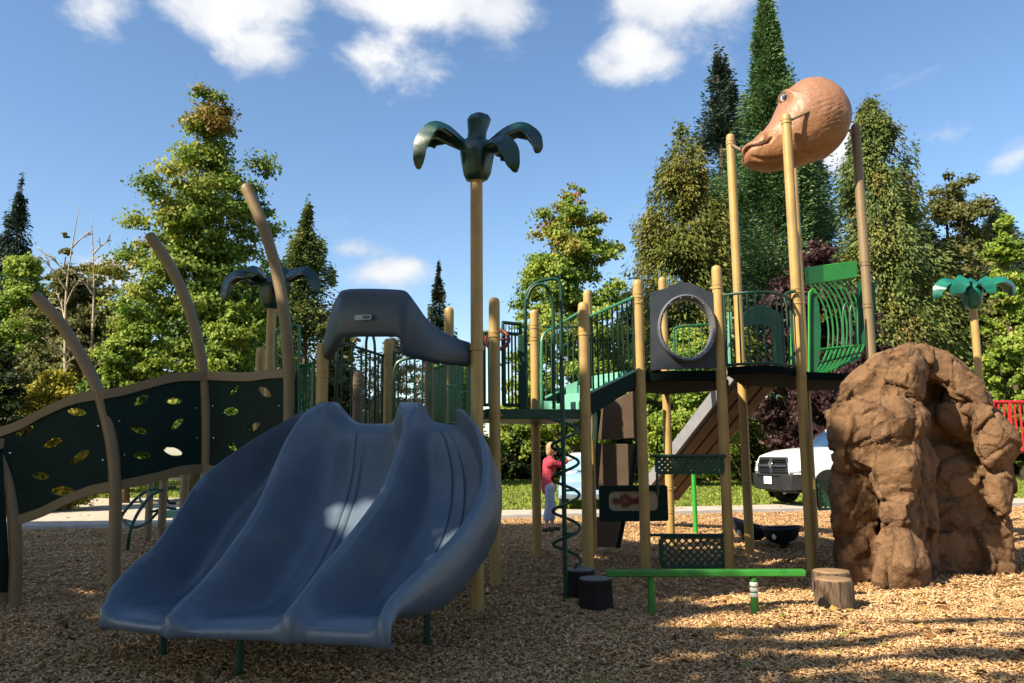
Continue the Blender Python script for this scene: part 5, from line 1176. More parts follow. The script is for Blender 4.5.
o = obj('loose_wood_chips', quads_mesh('loose_wood_chips', vs, 8, [(0, 2, 3, 1), (4, 5, 7, 6), (0, 1, 5, 4), (2, 6, 7, 3), (1, 3, 7, 5), (0, 4, 6, 2)], tone=np.clip(rng.normal(0.5, 0.27, n), 0, 1)), 'chip', smooth=False)
o['kind'] = 'stuff'; o['label'] = 'loose tan wood chips covering the play area'

# ================================================================== trees
def norm(a): return a/np.maximum(1e-9, np.linalg.norm(a, axis=1, keepdims=True))
def leaf_quads(c, d, nrm, L, W):
    """pointed leaf quads: centre c, long axis d, face normal nrm"""
    d = norm(d); s = norm(np.cross(nrm, d)); up = np.cross(d, s)
    L = L[:, None]; W = W[:, None]; v = np.empty((len(c), 4, 3))
    v[:, 0] = c-d*L*0.5; v[:, 1] = c+s*W*0.5+up*W*0.12+d*L*0.05; v[:, 2] = c+d*L*0.5-up*W*0.15; v[:, 3] = c-s*W*0.5+up*W*0.12+d*L*0.05
    return v
def trunk_bm(h, r, limbs, bend=0.03, seed=0):
    b = NB(); rnd = random.Random(seed); pts = []; ph = rnd.random()*6
    for i in range(9):
        t = i/8; pts.append(V((bend*h*math.sin(ph+t*3)*t, bend*h*math.cos(ph+t*2.3)*t, h*t-(0.3 if i == 0 else 0))))
    tube(b, pts, [r*(1.25 if i == 0 else 1)*(1-0.85*i/8) for i in range(9)], 10)
    for (tgt, t0) in limbs:
        base = pts[min(8, int(t0*8))]; tgt = V(tgt); mid = base.lerp(tgt, 0.5)+V((0, 0, -0.08*(tgt-base).length)); rr = r*0.5*(1-0.75*t0)
        tube(b, smooth_path([base, mid, tgt], 4), [rr*(1-0.8*k/8) for k in range(9)], 6, cap=False)
    return b
def broadleaf(label, px, Y, pytop, wpx, prof, lm, n, leafL, seed, cat='tree', group=None, nclump=90, cr=0.17, zbase=0.12, autumn=None, name='broadleaf_tree', trunk=True, loose=1.0, pybase=None, squash=0.95):
    """prof: list of (height fraction, radius fraction) for the crown outline"""
    rg = np.random.default_rng(seed); c = XY(px, 440, Y); ht = P(px, pytop, Y).z; Rm = wpx*Y/F/2
    root = thing(name, label, cat, c, 0, group)
    hs = np.array([p[0] for p in prof]); rs = np.array([p[1] for p in prof])
    nclump = int(nclump*3.0); cr = cr*0.66; zb = ht*zbase
    # a few big uneven limbs' worth of foliage, each filled with clumps
    nl = 11; lh = np.concatenate([np.linspace(0.12, 0.86, nl)+rg.normal(0, 0.04, nl), [0.90]]); la = np.concatenate([np.arange(nl)*2.4+rg.normal(0, 0.4, nl), [0]])
    lR = np.interp(lh, hs, rs)*Rm; lr = lR*(0.42+0.22*rg.random(nl+1))+0.05*Rm; ld = np.maximum(0, lR*(0.95+0.25*rg.random(nl+1))-lr); ld[-1] = 0; lv = lr*(1.05+0.5*rg.random(nl+1))
    lz = zb+(ht-zb)*lh; lz = np.minimum(lz, ht-lv*0.9); lz[-1] = ht-lv[-1]*0.95
    k = rg.choice(nl+1, nclump, p=(lr**1.6)/(lr**1.6).sum()); dd = norm(rg.normal(size=(nclump, 3))); rr_c = rg.random(nclump)**0.40
    core = rg.random(nclump) < 0.22; hc = rg.random(nclump)
    cc = np.stack([np.cos(la[k])*ld[k]+dd[:, 0]*lr[k]*rr_c, np.sin(la[k])*ld[k]+dd[:, 1]*lr[k]*rr_c, lz[k]+dd[:, 2]*lv[k]*rr_c], 1)
    ch = np.stack([dd[:, 0]*Rm*0.5*np.interp(hc, hs, rs), dd[:, 1]*Rm*0.5*np.interp(hc, hs, rs), zb+(ht-zb)*hc*0.92], 1); cc = np.where(core[:, None], ch, cc)
    cc[:, 2] = np.maximum(cc[:, 2], zb+0.02*ht); m = nclump; hh = np.clip((cc[:, 2]-zb)/(ht-zb), 0, 1)
    crr = Rm*cr*(0.55+0.9*rg.random(m))*np.clip(0.55+1.0*np.interp(hh, hs, rs), 0.5, 1.1)
    # leaves on the clumps
    wgt = crr**2; ci = rg.choice(m, n, p=wgt/wgt.sum())
    d = norm(rg.normal(size=(n, 3))); d[:, 2] = np.where(d[:, 2] < -0.35, -d[:, 2]*0.6, d[:, 2])
    rad = rg.random(n)**0.45*(1+0.55*rg.normal(size=n)*loose*0.5)
    p = cc[ci]+d*(crr[ci]*rad)[:, None]*np.array([1.15, 1.15, squash])
    out = norm(d*0.7+norm(p-np.array([0, 0, ht*0.45]))*0.6+np.array([-0.25, -0.15, 0.35])+rg.normal(size=(n, 3))*0.8)
    dirv = norm(np.cross(out, rg.normal(size=(n, 3)))+np.array([0, 0, -0.35]))
    L = leafL*(0.6+0.8*rg.random(n)); v = leaf_quads(p, dirv, out, L, L*0.75)
    ctone = rg.normal(0.5, 0.17, m); tone = np.clip(ctone[ci]+rg.normal(0, 0.16, n), 0, 1)
    ext = None
    if autumn:
        a = np.clip((p[:, 2]/ht-autumn[0])/(autumn[1]-autumn[0]), 0, 1); ca = rg.random(m); edge = np.linalg.norm(p[:, :2], axis=1)/np.maximum(0.3, np.interp(np.clip(p[:, 2]/ht, 0, 1), hs, rs)*Rm)
        ext = np.clip((a*0.9+0.35*(edge > 0.75)*(p[:, 0] < Rm*0.2)-ca[ci]*1.15-0.1)*1.4+rg.normal(0, 0.12, n), 0, autumn[2])
    else: ext = np.zeros(n)
    obj('crown', quads_mesh('crown', v, 4, [(0, 1, 2, 3)], tone, ext), lm, root, smooth=False, local=True)
    if trunk:
        big = np.argsort(-crr)[:16]; lim = [(V(cc[i]), min(0.8, max(0.15, (cc[i][2]/ht)*0.75))) for i in big]
        obj('trunk', trunk_bm(ht*0.9, max(0.10, Rm*0.055+ht*0.008), lim, 0.02, seed), 'bark', root, local=True, angle=180)
    return root
def conifer(label, px, Y, pytop, wpx, lm, nb, per, leafL, seed, droop=0.25, up=0.0, kind='fir', R_exp=0.85, name='conifer_tree', irregular=0.25, zb=0.03, group=None, hang=0.0, fat=0.36):
    rg = np.random.default_rng(seed); c = XY(px, 440, Y); ht = P(px, pytop, Y).z; Rm = wpx*Y/F/2*1.45
    root = thing(name, label, 'tree', c, 0, group)
    h = np.sort(rg.random(nb)**0.85); az = np.arange(nb)*2.39996+rg.normal(0, 0.35, nb)
    prof = np.minimum(1.0, ((1-h)/0.92)**R_exp)*(0.75+0.25*np.minimum(1, h/0.12)); irr = 1-irregular*1.3*rg.random(nb)**1.5+irregular*0.5*np.sin(az*2+h*13+seed)
    Lb = np.maximum(0.012*Rm, Rm*prof*irr); zb_ = ht*(zb+(1-zb)*h)*(1-0.05*rg.random(nb)*(h > 0.6))
    bi = np.repeat(np.arange(nb), per); n = len(bi); t = rg.random(n)**0.65
    w = Lb[bi]*0.36*(1.05-t)+0.09*Rm*(0.2+0.8*prof[bi]); off = rg.normal(0, 0.55, n)*w; vert = rg.normal(0, 0.5, n)*w+rg.normal(0, 0.022, n)*ht
    ca, sa = np.cos(az[bi]), np.sin(az[bi]); r = Lb[bi]*t
    z = zb_[bi]-droop*r*t+up*r*t*t-droop*0.3*np.abs(off)+vert-hang*rg.random(n)*Lb[bi]*0.35*t
    p = np.stack([ca*r-sa*off, sa*r+ca*off, z], 1)
    sgn = np.sign(off)*np.minimum(1, np.abs(off)/np.maximum(w, 1e-6))
    d = norm(np.stack([ca-sa*sgn*0.8, sa+ca*sgn*0.8, np.full(n, -droop*1.2+up*1.4)-hang*1.6*rg.random(n)], 1)+rg.normal(0, 0.28, (n, 3)))
    nr = norm(np.stack([ca*0.75, sa*0.75, np.full(n, 0.5)], 1)+rg.normal(0, 0.6, (n, 3)))
    L = leafL*(0.55+0.9*rg.random(n)); v = leaf_quads(p, d, nr, L, L*fat)
    bt = rg.normal(0.5, 0.17, nb); tone = np.clip(bt[bi]+rg.normal(0, 0.15, n)+0.12*(t-0.5), 0, 1)
    f = 5.5/max(Rm, 1.0); g = np.sin(p[:, 0]*f*1.7+seed)+np.sin(p[:, 1]*f*1.9+2*seed)+np.sin(p[:, 2]*f*1.5+p[:, 0]*f*0.8)+0.7*np.sin(p[:, 2]*f*3.3+p[:, 1]*f*2)
    keep = rg.random(n) < np.clip(0.72+g*0.45, 0.05, 1); v = v[keep]; bi = bi[keep]; t = t[keep]; tone = np.clip(tone[keep]+0.10*g[keep], 0, 1)
    ext = np.clip((rg.random(nb)[bi]-0.90)*6, 0, 0.55)*(t > 0.55)
    obj('crown', quads_mesh('crown', v, 4, [(0, 1, 2, 3)], tone, ext), lm, root, smooth=False, local=True)
    obj('trunk', trunk_bm(ht*0.99, max(0.12, ht*0.014), [], 0.004, seed), 'bark', root, local=True, angle=180)
    return root
LM = {}
LM['maple'] = leafmat('maple_leaves', [(0.055, 0.105, 0.016), (0.125, 0.205, 0.028), (0.22, 0.29, 0.04), (0.34, 0.34, 0.055)], tips=(0.32, 0.10, 0.035))
LM['bright'] = leafmat('bright_leaves', [(0.070, 0.135, 0.018), (0.155, 0.245, 0.032), (0.26, 0.34, 0.045), (0.37, 0.40, 0.075)], tips=(0.32, 0.13, 0.04))
LM['olive'] = leafmat('olive_leaves', [(0.058, 0.072, 0.021), (0.111, 0.124, 0.034), (0.169, 0.169, 0.052), (0.260, 0.221, 0.078)])
LM['yellow'] = leafmat('yellow_leaves', [(0.156, 0.169, 0.016), (0.299, 0.273, 0.023), (0.442, 0.364, 0.039)])
LM['dark'] = leafmat('dark_leaves', [(0.012, 0.026, 0.009), (0.030, 0.050, 0.015), (0.050, 0.070, 0.020)])
LM['cedar'] = leafmat('cedar_sprays', [(0.040, 0.062, 0.014), (0.090, 0.118, 0.024), (0.155, 0.172, 0.034), (0.22, 0.20, 0.045)], tips=(0.25, 0.13, 0.04), transl=0.25)
LM['cedar2'] = leafmat('cedar_green_sprays', [(0.036, 0.068, 0.018), (0.080, 0.125, 0.034), (0.145, 0.19, 0.05), (0.22, 0.22, 0.06)], tips=(0.26, 0.13, 0.05), transl=0.25)
LM['sequoia'] = leafmat('sequoia_needles', [(0.024, 0.062, 0.024), (0.055, 0.12, 0.042), (0.10, 0.18, 0.065), (0.14, 0.22, 0.08)], transl=0.2)
LM['fir'] = leafmat('fir_needles', [(0.014, 0.030, 0.020), (0.030, 0.052, 0.034), (0.055, 0.080, 0.050)], transl=0.15)
LM['plum'] = leafmat('plum_leaves', [(0.018, 0.008, 0.010), (0.036, 0.014, 0.018), (0.07, 0.032, 0.036), (0.13, 0.075, 0.07)])
LM['pale'] = leafmat('pale_dry_leaves', [(0.182, 0.156, 0.078), (0.338, 0.286, 0.156), (0.494, 0.416, 0.247)])

dome = [(0, .55), (.15, .9), (.4, 1), (.65, .8), (.85, .5), (1, .12)]
cone = [(0, .75), (.12, .95), (.32, 1), (.55, .93), (.72, .74), (.86, .50), (.95, .30), (1, .14)]
shrub = [(0, .85), (.2, 1), (.5, .9), (.8, .6), (1, .2)]
broadleaf('tall maple tree with yellow green leaves and reddish tips, left behind the curved ribs', 192, 30, 90, 172, cone, LM['maple'], 98800, 0.140, 3, autumn=(0.62, 1.15, 0.5), nclump=130, cr=0.20, zbase=0.10)
broadleaf('round topped tree with light green leaves and orange tip, right of the tallest plastic palm', 574, 36, 184, 122, cone, LM['bright'], 68400, 0.154, 8, autumn=(0.62, 1.0, 0.85), nclump=100, cr=0.22)
broadleaf('bright green bushy tree at the foot of the tall maple', 128, 25, 296, 96, dome, LM['bright'], 49400, 0.119, 11, nclump=80, cr=0.22, zbase=0.05)
broadleaf('bright green small tree behind the dark plastic palm, right of the tall maple', 232, 26, 300, 86, dome, LM['bright'], 41800, 0.119, 12, nclump=70, cr=0.24, zbase=0.05)
broadleaf('low yellow shrub above the left end of the climbing wall', 54, 22, 366, 92, shrub, LM['yellow'], 26600, 0.091, 13, cat='shrub', name='shrub', nclump=50, cr=0.26, zbase=0.0)
broadleaf('dark green shrub at the far left edge, beside the low yellow shrub', -4, 21, 348, 74, shrub, LM['dark'], 22800, 0.098, 14, cat='shrub', name='shrub', nclump=40, cr=0.28, zbase=0.0)
broadleaf('olive bushy tree behind the shortest curved rib', 62, 32, 258, 120, dome, LM['olive'], 64600, 0.140, 15, nclump=110, cr=0.19, zbase=0.02)
broadleaf('mid green rounded tree at the left edge below the dark fir', 8, 36, 240, 110, dome, LM['bright'], 49400, 0.154, 16, nclump=80, cr=0.22, zbase=0.05)
broadleaf('brownish dark tree between the left edge tree and the bare branches', 52, 40, 232, 62, dome, LM['olive'], 30400, 0.168, 17, nclump=60, cr=0.22, zbase=0.05)
conifer('dark blue green fir tree at the far left edge', 2, 55, 184, 92, LM['fir'], 150, 231, 0.264, 21, droop=0.30)
conifer('tall grey green conifer behind the dark plastic palm and right of the maple', 302, 42, 207, 132, LM['cedar2'], 210, 315, 0.238, 22, droop=0.18, irregular=0.4)
conifer('small lone spruce tip standing against the sky behind the dark hood', 438, 62, 266, 62, LM['fir'], 110, 189, 0.277, 23, droop=0.15, irregular=0.3)
conifer('broad yellow green cedar left of the narrow blue green giant', 692, 40, 128, 128, LM['cedar'], 420, 315, 0.224, 24, droop=0.22, hang=0.8, R_exp=0.50, irregular=0.42)
conifer('dark open branched fir with ragged top, between the cedar and the tall narrow conifer', 736, 52, 60, 150, LM['fir'], 260, 315, 0.317, 25, droop=0.05, up=0.12, irregular=0.55, R_exp=0.6)
conifer('tallest conifer, narrow and blue green, rising above the dinosaur head', 789, 46, -1, 160, LM['sequoia'], 680, 273, 0.251, 26, droop=0.12, up=0.10, R_exp=0.86, irregular=0.42)
conifer('dark fir behind the dinosaur tower, right of the tallest conifer', 828, 56, 150, 90, LM['fir'], 220, 294, 0.304, 27, droop=0.1, irregular=0.4, R_exp=0.6)
conifer('broad golden green cedar with hanging sprays, behind the climbing rock', 896, 38, 104, 126, LM['cedar2'], 460, 315, 0.218, 28, droop=0.25, hang=0.8, R_exp=0.46, irregular=0.45)
broadleaf('olive green tree with upright twigs, right of the golden green cedar', 968, 42, 176, 122, [(0, .7), (.3, 1), (.6, .95), (.85, .7), (1, .25)], LM['olive'], 57000, 0.168, 29, nclump=110, cr=0.19, zbase=0.02)
broadleaf('light green tree cut by the right edge of the photo', 1022, 36, 214, 76, dome, LM['bright'], 38000, 0.154, 30, nclump=70, cr=0.22, zbase=0.02)
conifer('dark green fir behind the gap between the golden green cedar and the olive tree', 928, 58, 196, 96, LM['fir'], 230, 240, 0.29, 87, droop=0.2, irregular=0.4, R_exp=0.5)
conifer('dark green fir at the far right edge behind the light green tree', 1016, 58, 206, 100, LM['fir'], 230, 240, 0.29, 88, droop=0.2, irregular=0.4, R_exp=0.5)
conifer('dark evergreen behind the teal plastic palm on the right', 992, 47, 268, 110, LM['fir'], 220, 252, 0.277, 31, droop=0.2, irregular=0.3, R_exp=0.45)
broadleaf('dark purple plum tree behind the tall tan posts', 822, 30, 246, 130, dome, LM['plum'], 76000, 0.133, 32, nclump=120, cr=0.19, zbase=0.10)
broadleaf('green leafy tree behind the middle play tower', 690, 34, 318, 96, dome, LM['bright'], 41800, 0.140, 33, nclump=70, cr=0.22, zbase=0.04)
broadleaf('green shrub behind the deck between the palm pole and the spiral climber', 520, 44, 392, 70, shrub, LM['bright'], 26600, 0.168, 34, cat='shrub', name='shrub', nclump=50, cr=0.24, zbase=0.0)
broadleaf('green leafy tree behind the bridge deck, under the round topped tree', 600, 40, 345, 90, dome, LM['bright'], 34200, 0.154, 35, nclump=60, cr=0.24, zbase=0.02)
broadleaf('pale tangled dry tree behind the entry of the blue slide', 395, 34, 330, 96, dome, LM['pale'], 17100, 0.105, 36, nclump=90, cr=0.16, zbase=0.05, loose=1.6)
broadleaf('olive green tree behind the left side of the slide hood', 338, 36, 300, 76, dome, LM['olive'], 34200, 0.154, 37, nclump=70, cr=0.22, zbase=0.03)
broadleaf('green tree behind the slatted railing, right of the slide hood', 455, 38, 348, 84, dome, LM['bright'], 26600, 0.154, 38, nclump=60, cr=0.24, zbase=0.03)
# dark hedge bushes at the back of the lawn
hedge = None
for i, (px, pyt, w, m, dsc) in enumerate(((500, 436, 60, 'dark', 'dark hedge bush behind the lawn, left of the person in red'), (548, 432, 56, 'dark', 'dark hedge bush behind the lawn, behind the person in red'), (612, 430, 80, 'dark', 'dark hedge bush behind the lawn, behind the brown climber boards'), (668, 428, 70, 'olive', 'olive hedge bush behind the lawn, left of the sloping grey slide'),
                                  (735, 424, 74, 'dark', 'dark hedge bush just left of the white truck'), (775, 418, 56, 'olive', 'yellowish olive bush right above the white truck hood'), (455, 436, 76, 'dark', 'dark hedge bush behind the blue slide'), (395, 430, 90, 'olive', 'olive hedge bush behind the middle of the slide entry'), (330, 430, 84, 'dark', 'dark hedge bush behind the left top of the blue slide'), (270, 436, 90, 'dark', 'dark hedge bush behind the right end of the climbing wall'), (890, 420, 120, 'dark', 'dark hedge bush hidden behind the climbing rock'), (1010, 400, 120, 'dark', 'dark hedge bush behind the red railing'))):
    broadleaf(dsc, px, 43.5+0.7*(i % 3), pyt, w, shrub, LM[m], 15000, 0.19, 50+i, cat='bush', name='hedge_bush', group='bushes along the back of the lawn', nclump=40, cr=0.28, zbase=0.0, trunk=False)
broadleaf('pale green tree between the right teal palm and the right edge of the photo', 1000, 50, 236, 110, dome, LM['bright'], 34000, 0.20, 81, nclump=90, cr=0.2, zbase=0.0)
broadleaf('dim olive tree standing between the golden green cedar and the upright olive tree', 942, 55, 222, 100, dome, LM['olive'], 30000, 0.21, 82, nclump=90, cr=0.2, zbase=0.0)
broadleaf('dull green tree at the left, far behind the two bare trees', 88, 52, 262, 120, dome, LM['olive'], 30000, 0.21, 83, nclump=90, cr=0.2, zbase=0.0)
broadleaf('leafy green tree far behind the dark plastic palm, right of the tall maple', 262, 50, 262, 110, dome, LM['maple'], 30000, 0.20, 84, nclump=90, cr=0.2, zbase=0.0)
broadleaf('low dark tree behind the window panel, left of the cedar foot', 640, 48, 286, 90, dome, LM['dark'], 26000, 0.20, 85, nclump=80, cr=0.2, zbase=0.0)
broadleaf('shady tree behind the bright green roof board, over the purple plum', 850, 50, 262, 120, dome, LM['dark'], 28000, 0.21, 86, nclump=80, cr=0.2, zbase=0.0)
# grass blades on the lawn and a litter of fallen leaves
n = 90000; u = rng.random(n); gy = 20.5+(46-20.5)*u**1.4; gx = (rng.random(n)*2-1)*0.72*gy
ok = gy > np.interp(gx, PFX, PFY)+0.06; gx, gy = gx[ok], gy[ok]; n = len(gx)
a = rng.random(n)*2*np.pi; h = 0.05+0.07*rng.random(n); wd = 0.03+0.03*rng.random(n); v = np.empty((n, 4, 3)); lean = rng.normal(0, 0.04, (n, 2))
for q_, (s_, t_) in enumerate(((-1, 0), (1, 0), (0.25, 1), (-0.25, 1))):
    v[:, q_, 0] = gx+np.cos(a)*wd*s_+lean[:, 0]*t_; v[:, q_, 1] = gy+np.sin(a)*wd*s_+lean[:, 1]*t_; v[:, q_, 2] = -0.075+h*t_
M['blade'] = leafmat('grass_blade', [(0.13, 0.19, 0.03), (0.25, 0.31, 0.055), (0.36, 0.39, 0.09)], 0.7, 0.4)
o = obj('grass_blades', quads_mesh('grass_blades', v, 4, [(0, 1, 2, 3)], np.clip(rng.normal(.5, .25, n), 0, 1)), 'blade', smooth=False); o['kind'] = 'stuff'; o['label'] = 'short green grass of the park lawn'
n = 1500; gy = 4.6+(17.0-4.6)*rng.random(n)**1.2; gx = (rng.random(n)*2-1)*0.66*gy
n2 = 900; gy = np.concatenate([gy, 18.9+26*rng.random(n2)]); gx = np.concatenate([gx, (rng.random(n2)*2-1)*0.66*gy[n:]]); n += n2
gz = np.where(gy < yfar(gx)-0.05, hgt(gx, gy)+0.028, 0.014); a = rng.random(n)*2*np.pi; nr = norm(np.stack([rng.normal(0, .3, n), rng.normal(0, .3, n), np.ones(n)], 1)); dv = np.stack([np.cos(a), np.sin(a), np.zeros(n)], 1); L = 0.05+0.05*rng.random(n)
M['litter'] = leafmat('fallen_leaf', [(0.10, 0.05, 0.02), (0.24, 0.12, 0.035), (0.36, 0.24, 0.06), (0.20, 0.19, 0.05)], 0.7, 0.1)
o = obj('fallen_leaves', quads_mesh('fallen_leaves', leaf_quads(np.stack([gx, gy, gz], 1), dv, nr, L, L*0.8), 4, [(0, 1, 2, 3)], rng.random(n)), 'litter', smooth=False); o['kind'] = 'stuff'; o['label'] = 'dry fallen leaves scattered on chips, path and lawn'
# more of the same wood beyond both edges of the photograph
src = broadleaf('leafy green tree beyond the edge of the photo, along the park border', -330, 42, 250, 150, dome, LM['bright'], 26000, 0.22, 95, nclump=80, cr=0.2, zbase=0.0, group='trees beyond the edges of the photo')
for x, y, k_, rz_ in ((-36, 33, 0.9, 1.0), (-52, 44, 1.2, 2.0), (-34, 48, 1.1, 3.0), (-62, 30, 1.1, 4.0), (40, 40, 1.1, 5.0), (50, 33, 1.0, 0.6), (44, 52, 1.3, 2.5)):
    cpy = copy_tree(src); cpy.location = (x, y, 0); cpy.scale = (k_,)*3; cpy.rotation_euler = (0, 0, rz_)
# bare pale branches on the left
def bare(label, px, Y, pytop, seed, wpx, n1=7, bend=0.05):
    rnd = random.Random(seed); c = XY(px, 440, Y); ht = P(px, pytop, Y).z; Rm = wpx*Y/F/2; root = thing('bare_tree', label, 'tree', c); b = NB()
    trunk = smooth_path([V((0, 0, -0.2)), V((rnd.uniform(-.3, .3), 0, ht*0.35)), V((rnd.uniform(-.6, .6), .2, ht*0.7)), V((rnd.uniform(-.5, .5), 0, ht))], 6)
    tube(b, trunk, [0.095*(1-0.88*i/(len(trunk)-1)) for i in range(len(trunk))], 8)
    for k in range(n1):
        i = int((0.42+0.5*k/n1)*(len(trunk)-1)); p = trunk[i]; a = rnd.choice((0, math.pi))+rnd.uniform(-0.9, 0.9); L = Rm*rnd.uniform(0.6, 1.1)
        e = p+V((math.cos(a)*L, math.sin(a)*L, L*rnd.uniform(0.6, 1.2))); m = p.lerp(e, 0.5)+V((0, 0, L*0.12))
        tw = NB(); br = smooth_path([p, m, e], 5); tube(tw, br, [0.038*(1-0.82*j/(len(br)-1)) for j in range(len(br))], 6)
        for q in range(6):
            s = br[rnd.randint(3, len(br)-1)]; a2 = a+rnd.uniform(-1.3, 1.3); l2 = L*rnd.uniform(0.25, 0.5)
            e2 = s+V((math.cos(a2)*l2, math.sin(a2)*l2, l2*rnd.uniform(0.2, 1.2))); tube(tw, [s, s.lerp(e2, .5)+V((0, 0, .06)), e2], [0.022, 0.016, 0.007], 5)
            for q2 in range(3):
                s3 = s.lerp(e2, rnd.uniform(.3, .9)); e3 = s3+V((rnd.uniform(-1, 1), rnd.uniform(-1, 1), rnd.uniform(0, 1)))*l2*0.4; tube(tw, [s3, e3], [0.012, 0.005], 4)
        obj('branch', tw, 'palebark', root, local=True, angle=180)
    obj('trunk', b, 'palebark', root, local=True, angle=180)
    return root
bare('bare pale branched tree against the sky, left of the tall maple', 66, 30, 206, 4, 52)
bare('thin bare pale tree just left of the tall maple, beside the other bare tree', 86, 31, 214, 9, 40)

# ================================================================== broadleaf trees to the left of the viewpoint that shade the near ground
sh2 = V((S.x, S.y)); sz = S.z
def to_q(p): return (p[0]-S.x/S.z*p[2], p[1]-S.y/S.z*p[2])
gaps = []                                   # (x, y, rx, ry, rot) openings in the canopy, as the sun projects them on level ground
def gap_at(px, py, Y, r, k=1.0): q = to_q(P(px, py, Y)); gaps.append((q[0], q[1], r, r*k, 0))
def gap_g(px, py, rx, ry, rot=0): g = G(px, py); gaps.append((g.x, g.y, rx, ry, rot))
gap_at(328, 498, 6.95, 0.34, 1.1); gap_at(350, 490, 6.95, 0.30); gap_at(440, 525, 6.55, 0.26, 1.5); gap_at(425, 545, 6.35, 0.2)
for a in ((75, 590, .30, .07), (45, 578, .35, .06), (95, 573, .35, .05), (60, 565, .6, .06), (85, 552, .5, .05)): gap_g(*a)
for a in ((560, 560, .9, .10), (600, 553, .8, .08), (530, 566, .5, .07), (690, 598, .55, .10), (760, 600, .85, .15), (660, 592, .3, .07), (850, 604, .9, .22), (760, 588, .5, .06), (920, 600, 1.0, .35), (990, 612, 1.0, .3), (880, 655, .8, .06), (960, 640, .9, .07), (1010, 668, 1.0, .12), (720, 672, .5, .05), (800, 655, .6, .04), (830, 640, .7, .04), (660, 560, .35, .05), (700, 560, .5, .06), (620, 540, .5, .12), (760, 575, .5, .05), (950, 670, .8, .06), (850, 675, .6, .05), (690, 650, .3, .03)): gap_g(*a)
gap_at(248, 200, 8.35, 0.32); gap_at(280, 290, 8.35, 0.22, 1.6); gap_at(536, 150, 7.9, 0.14); gap_at(430, 145, 7.8, 0.12); gap_at(496, 335, 9.0, 0.2, 1.4); gap_at(586, 340, 9.3, 0.6, 1.2)
for a in ((4.3, 8.5, 1.3, .75), (5.2, 8.1, 1.4, .35)): gaps.append((*a, 0))
def shade_density(qx, qy):
    """1 = closed canopy, 0 = open sky towards the sun"""
    nz = 0.45*np.sin(qy*5.1+0.6*np.sin(qx*2.1))+0.3*np.sin(qx*1.9+qy*2.7+1)+0.2*np.sin(qx*5.3-qy*3.1)
    near = np.interp(qy, [2, 5, 6.3, 7.0, 8.0, 9.0, 9.5, 10, 10.5, 11, 11.5, 12.2], [3.4, 2.9, 2.5, 1.9, 1.7, 3.0, 4.4, 5.0, 5.4, 5.7, 6.2, 6.6])
    far_e = np.interp(qy, [11, 12.4, 14, 18, 22], [2.6, 2.2, 1.9, 1.5, 1.0])
    edge = np.where(qy < 11.5+0.235*(qx-4.0), near, far_e)
    far = np.where(qy > 17.0, np.clip((qx+3.4)/-0.6, 0, 1)*(qy < 18.4), 1.0)
    d = np.clip((edge-qx+nz*np.where(qy < 8, 0.8, 0.25))/0.6, 0, 1)*far
    streak = np.sin(qy*11+1.5*np.sin(qx*1.3)+0.8*np.sin(qx*3.1+2))+0.5*np.sin(qx*2.7+qy*4)
    dark = np.clip((streak-0.1)*1.6, 0, 1)*(qx > 1.2)*(qy < 7.1)*(qx < 9)*np.clip((7.6-qx)/2.5, 0, 1)     # broken light at the canopy's rim
    d = np.maximum(np.where((qx > 1.6) & (qy < 7.0), d*np.clip(0.35+streak*-0.9, 0.0, 1)+0*d, d), dark*0.9)
    thin = np.clip((qx+0.3)/1.2, 0, 1)*np.clip((7.4-qy)/0.6, 0, 1)      # the canopy thins out over the right foreground
    d = d*(1-thin*(0.60+0.28*np.sin(qy*7.3+np.sin(qx*2.2))*np.sin(qx*1.7+qy*3)))
    d = d*np.where(qy < 9.5, 0.87, 1.0)
    for gx, gy, rx, ry, rot in gaps:
        e = ((qx-gx)/rx)**2+((qy-gy)/ry)**2; d = d*np.clip((e-0.55)/0.6, 0.0, 1)
    return d
def shade_tree(label, u, zc, rx, rz, n, seed):
    rg = np.random.default_rng(seed); qc = np.array([5.6-0.59*u, 3.7+0.81*u]); c = np.array([qc[0]+S.x/S.z*zc, qc[1]+S.y/S.z*zc])
    root = thing('broadleaf_tree', label, 'tree', V((c[0], c[1], 0)), 0, 'trees left of the viewpoint')
    d = norm(rg.normal(size=(n, 3))); p = d*(rg.random(n)**0.40)[:, None]*np.array([rx, rx, rz]); p[:, 2] += zc; w = p+np.array([c[0], c[1], 0])
    q = np.stack([w[:, 0]-S.x/S.z*w[:, 2], w[:, 1]-S.y/S.z*w[:, 2]], 1)
    keep = rg.random(n) < shade_density(q[:, 0], q[:, 1])
    # stay clear of the photograph's field of view
    yy = np.maximum(w[:, 1], 0.01); keep &= ~((w[:, 1] > 0.2) & (w[:, 0] > -0.74*yy-1.0))
    p = p[keep]; m = len(p)
    nr = norm(np.array(S)[None]*1.3+rg.normal(size=(m, 3))*0.7); L = 0.17*(0.7+0.6*rg.random(m))
    v = leaf_quads(p, norm(np.cross(nr, rg.normal(size=(m, 3)))), nr, L, L*0.85)
    obj('crown', quads_mesh('crown', v, 4, [(0, 1, 2, 3)], np.clip(rg.normal(.5, .2, m), 0, 1), np.zeros(m)), LM['maple'], root, smooth=False, local=True)
    obj('trunk', trunk_bm(zc+rz*0.5, 0.28, [(V((rx*.5*math.cos(a), rx*.5*math.sin(a), zc+0.3*rz*math.sin(a*2))), 0.45) for a in (0.3, 1.5, 2.8, 4.0, 5.3)], 0.02, seed), 'bark', root, local=True, angle=180)
shade_tree('tall leafy tree nearest the viewpoint, shading the wood chips from the left', 1.0, 10.5, 4.6, 6.4, 60000, 71)
shade_tree('tall leafy tree beside the viewpoint, shading the blue slide from the left', 6.5, 11.0, 4.6, 6.6, 64000, 72)
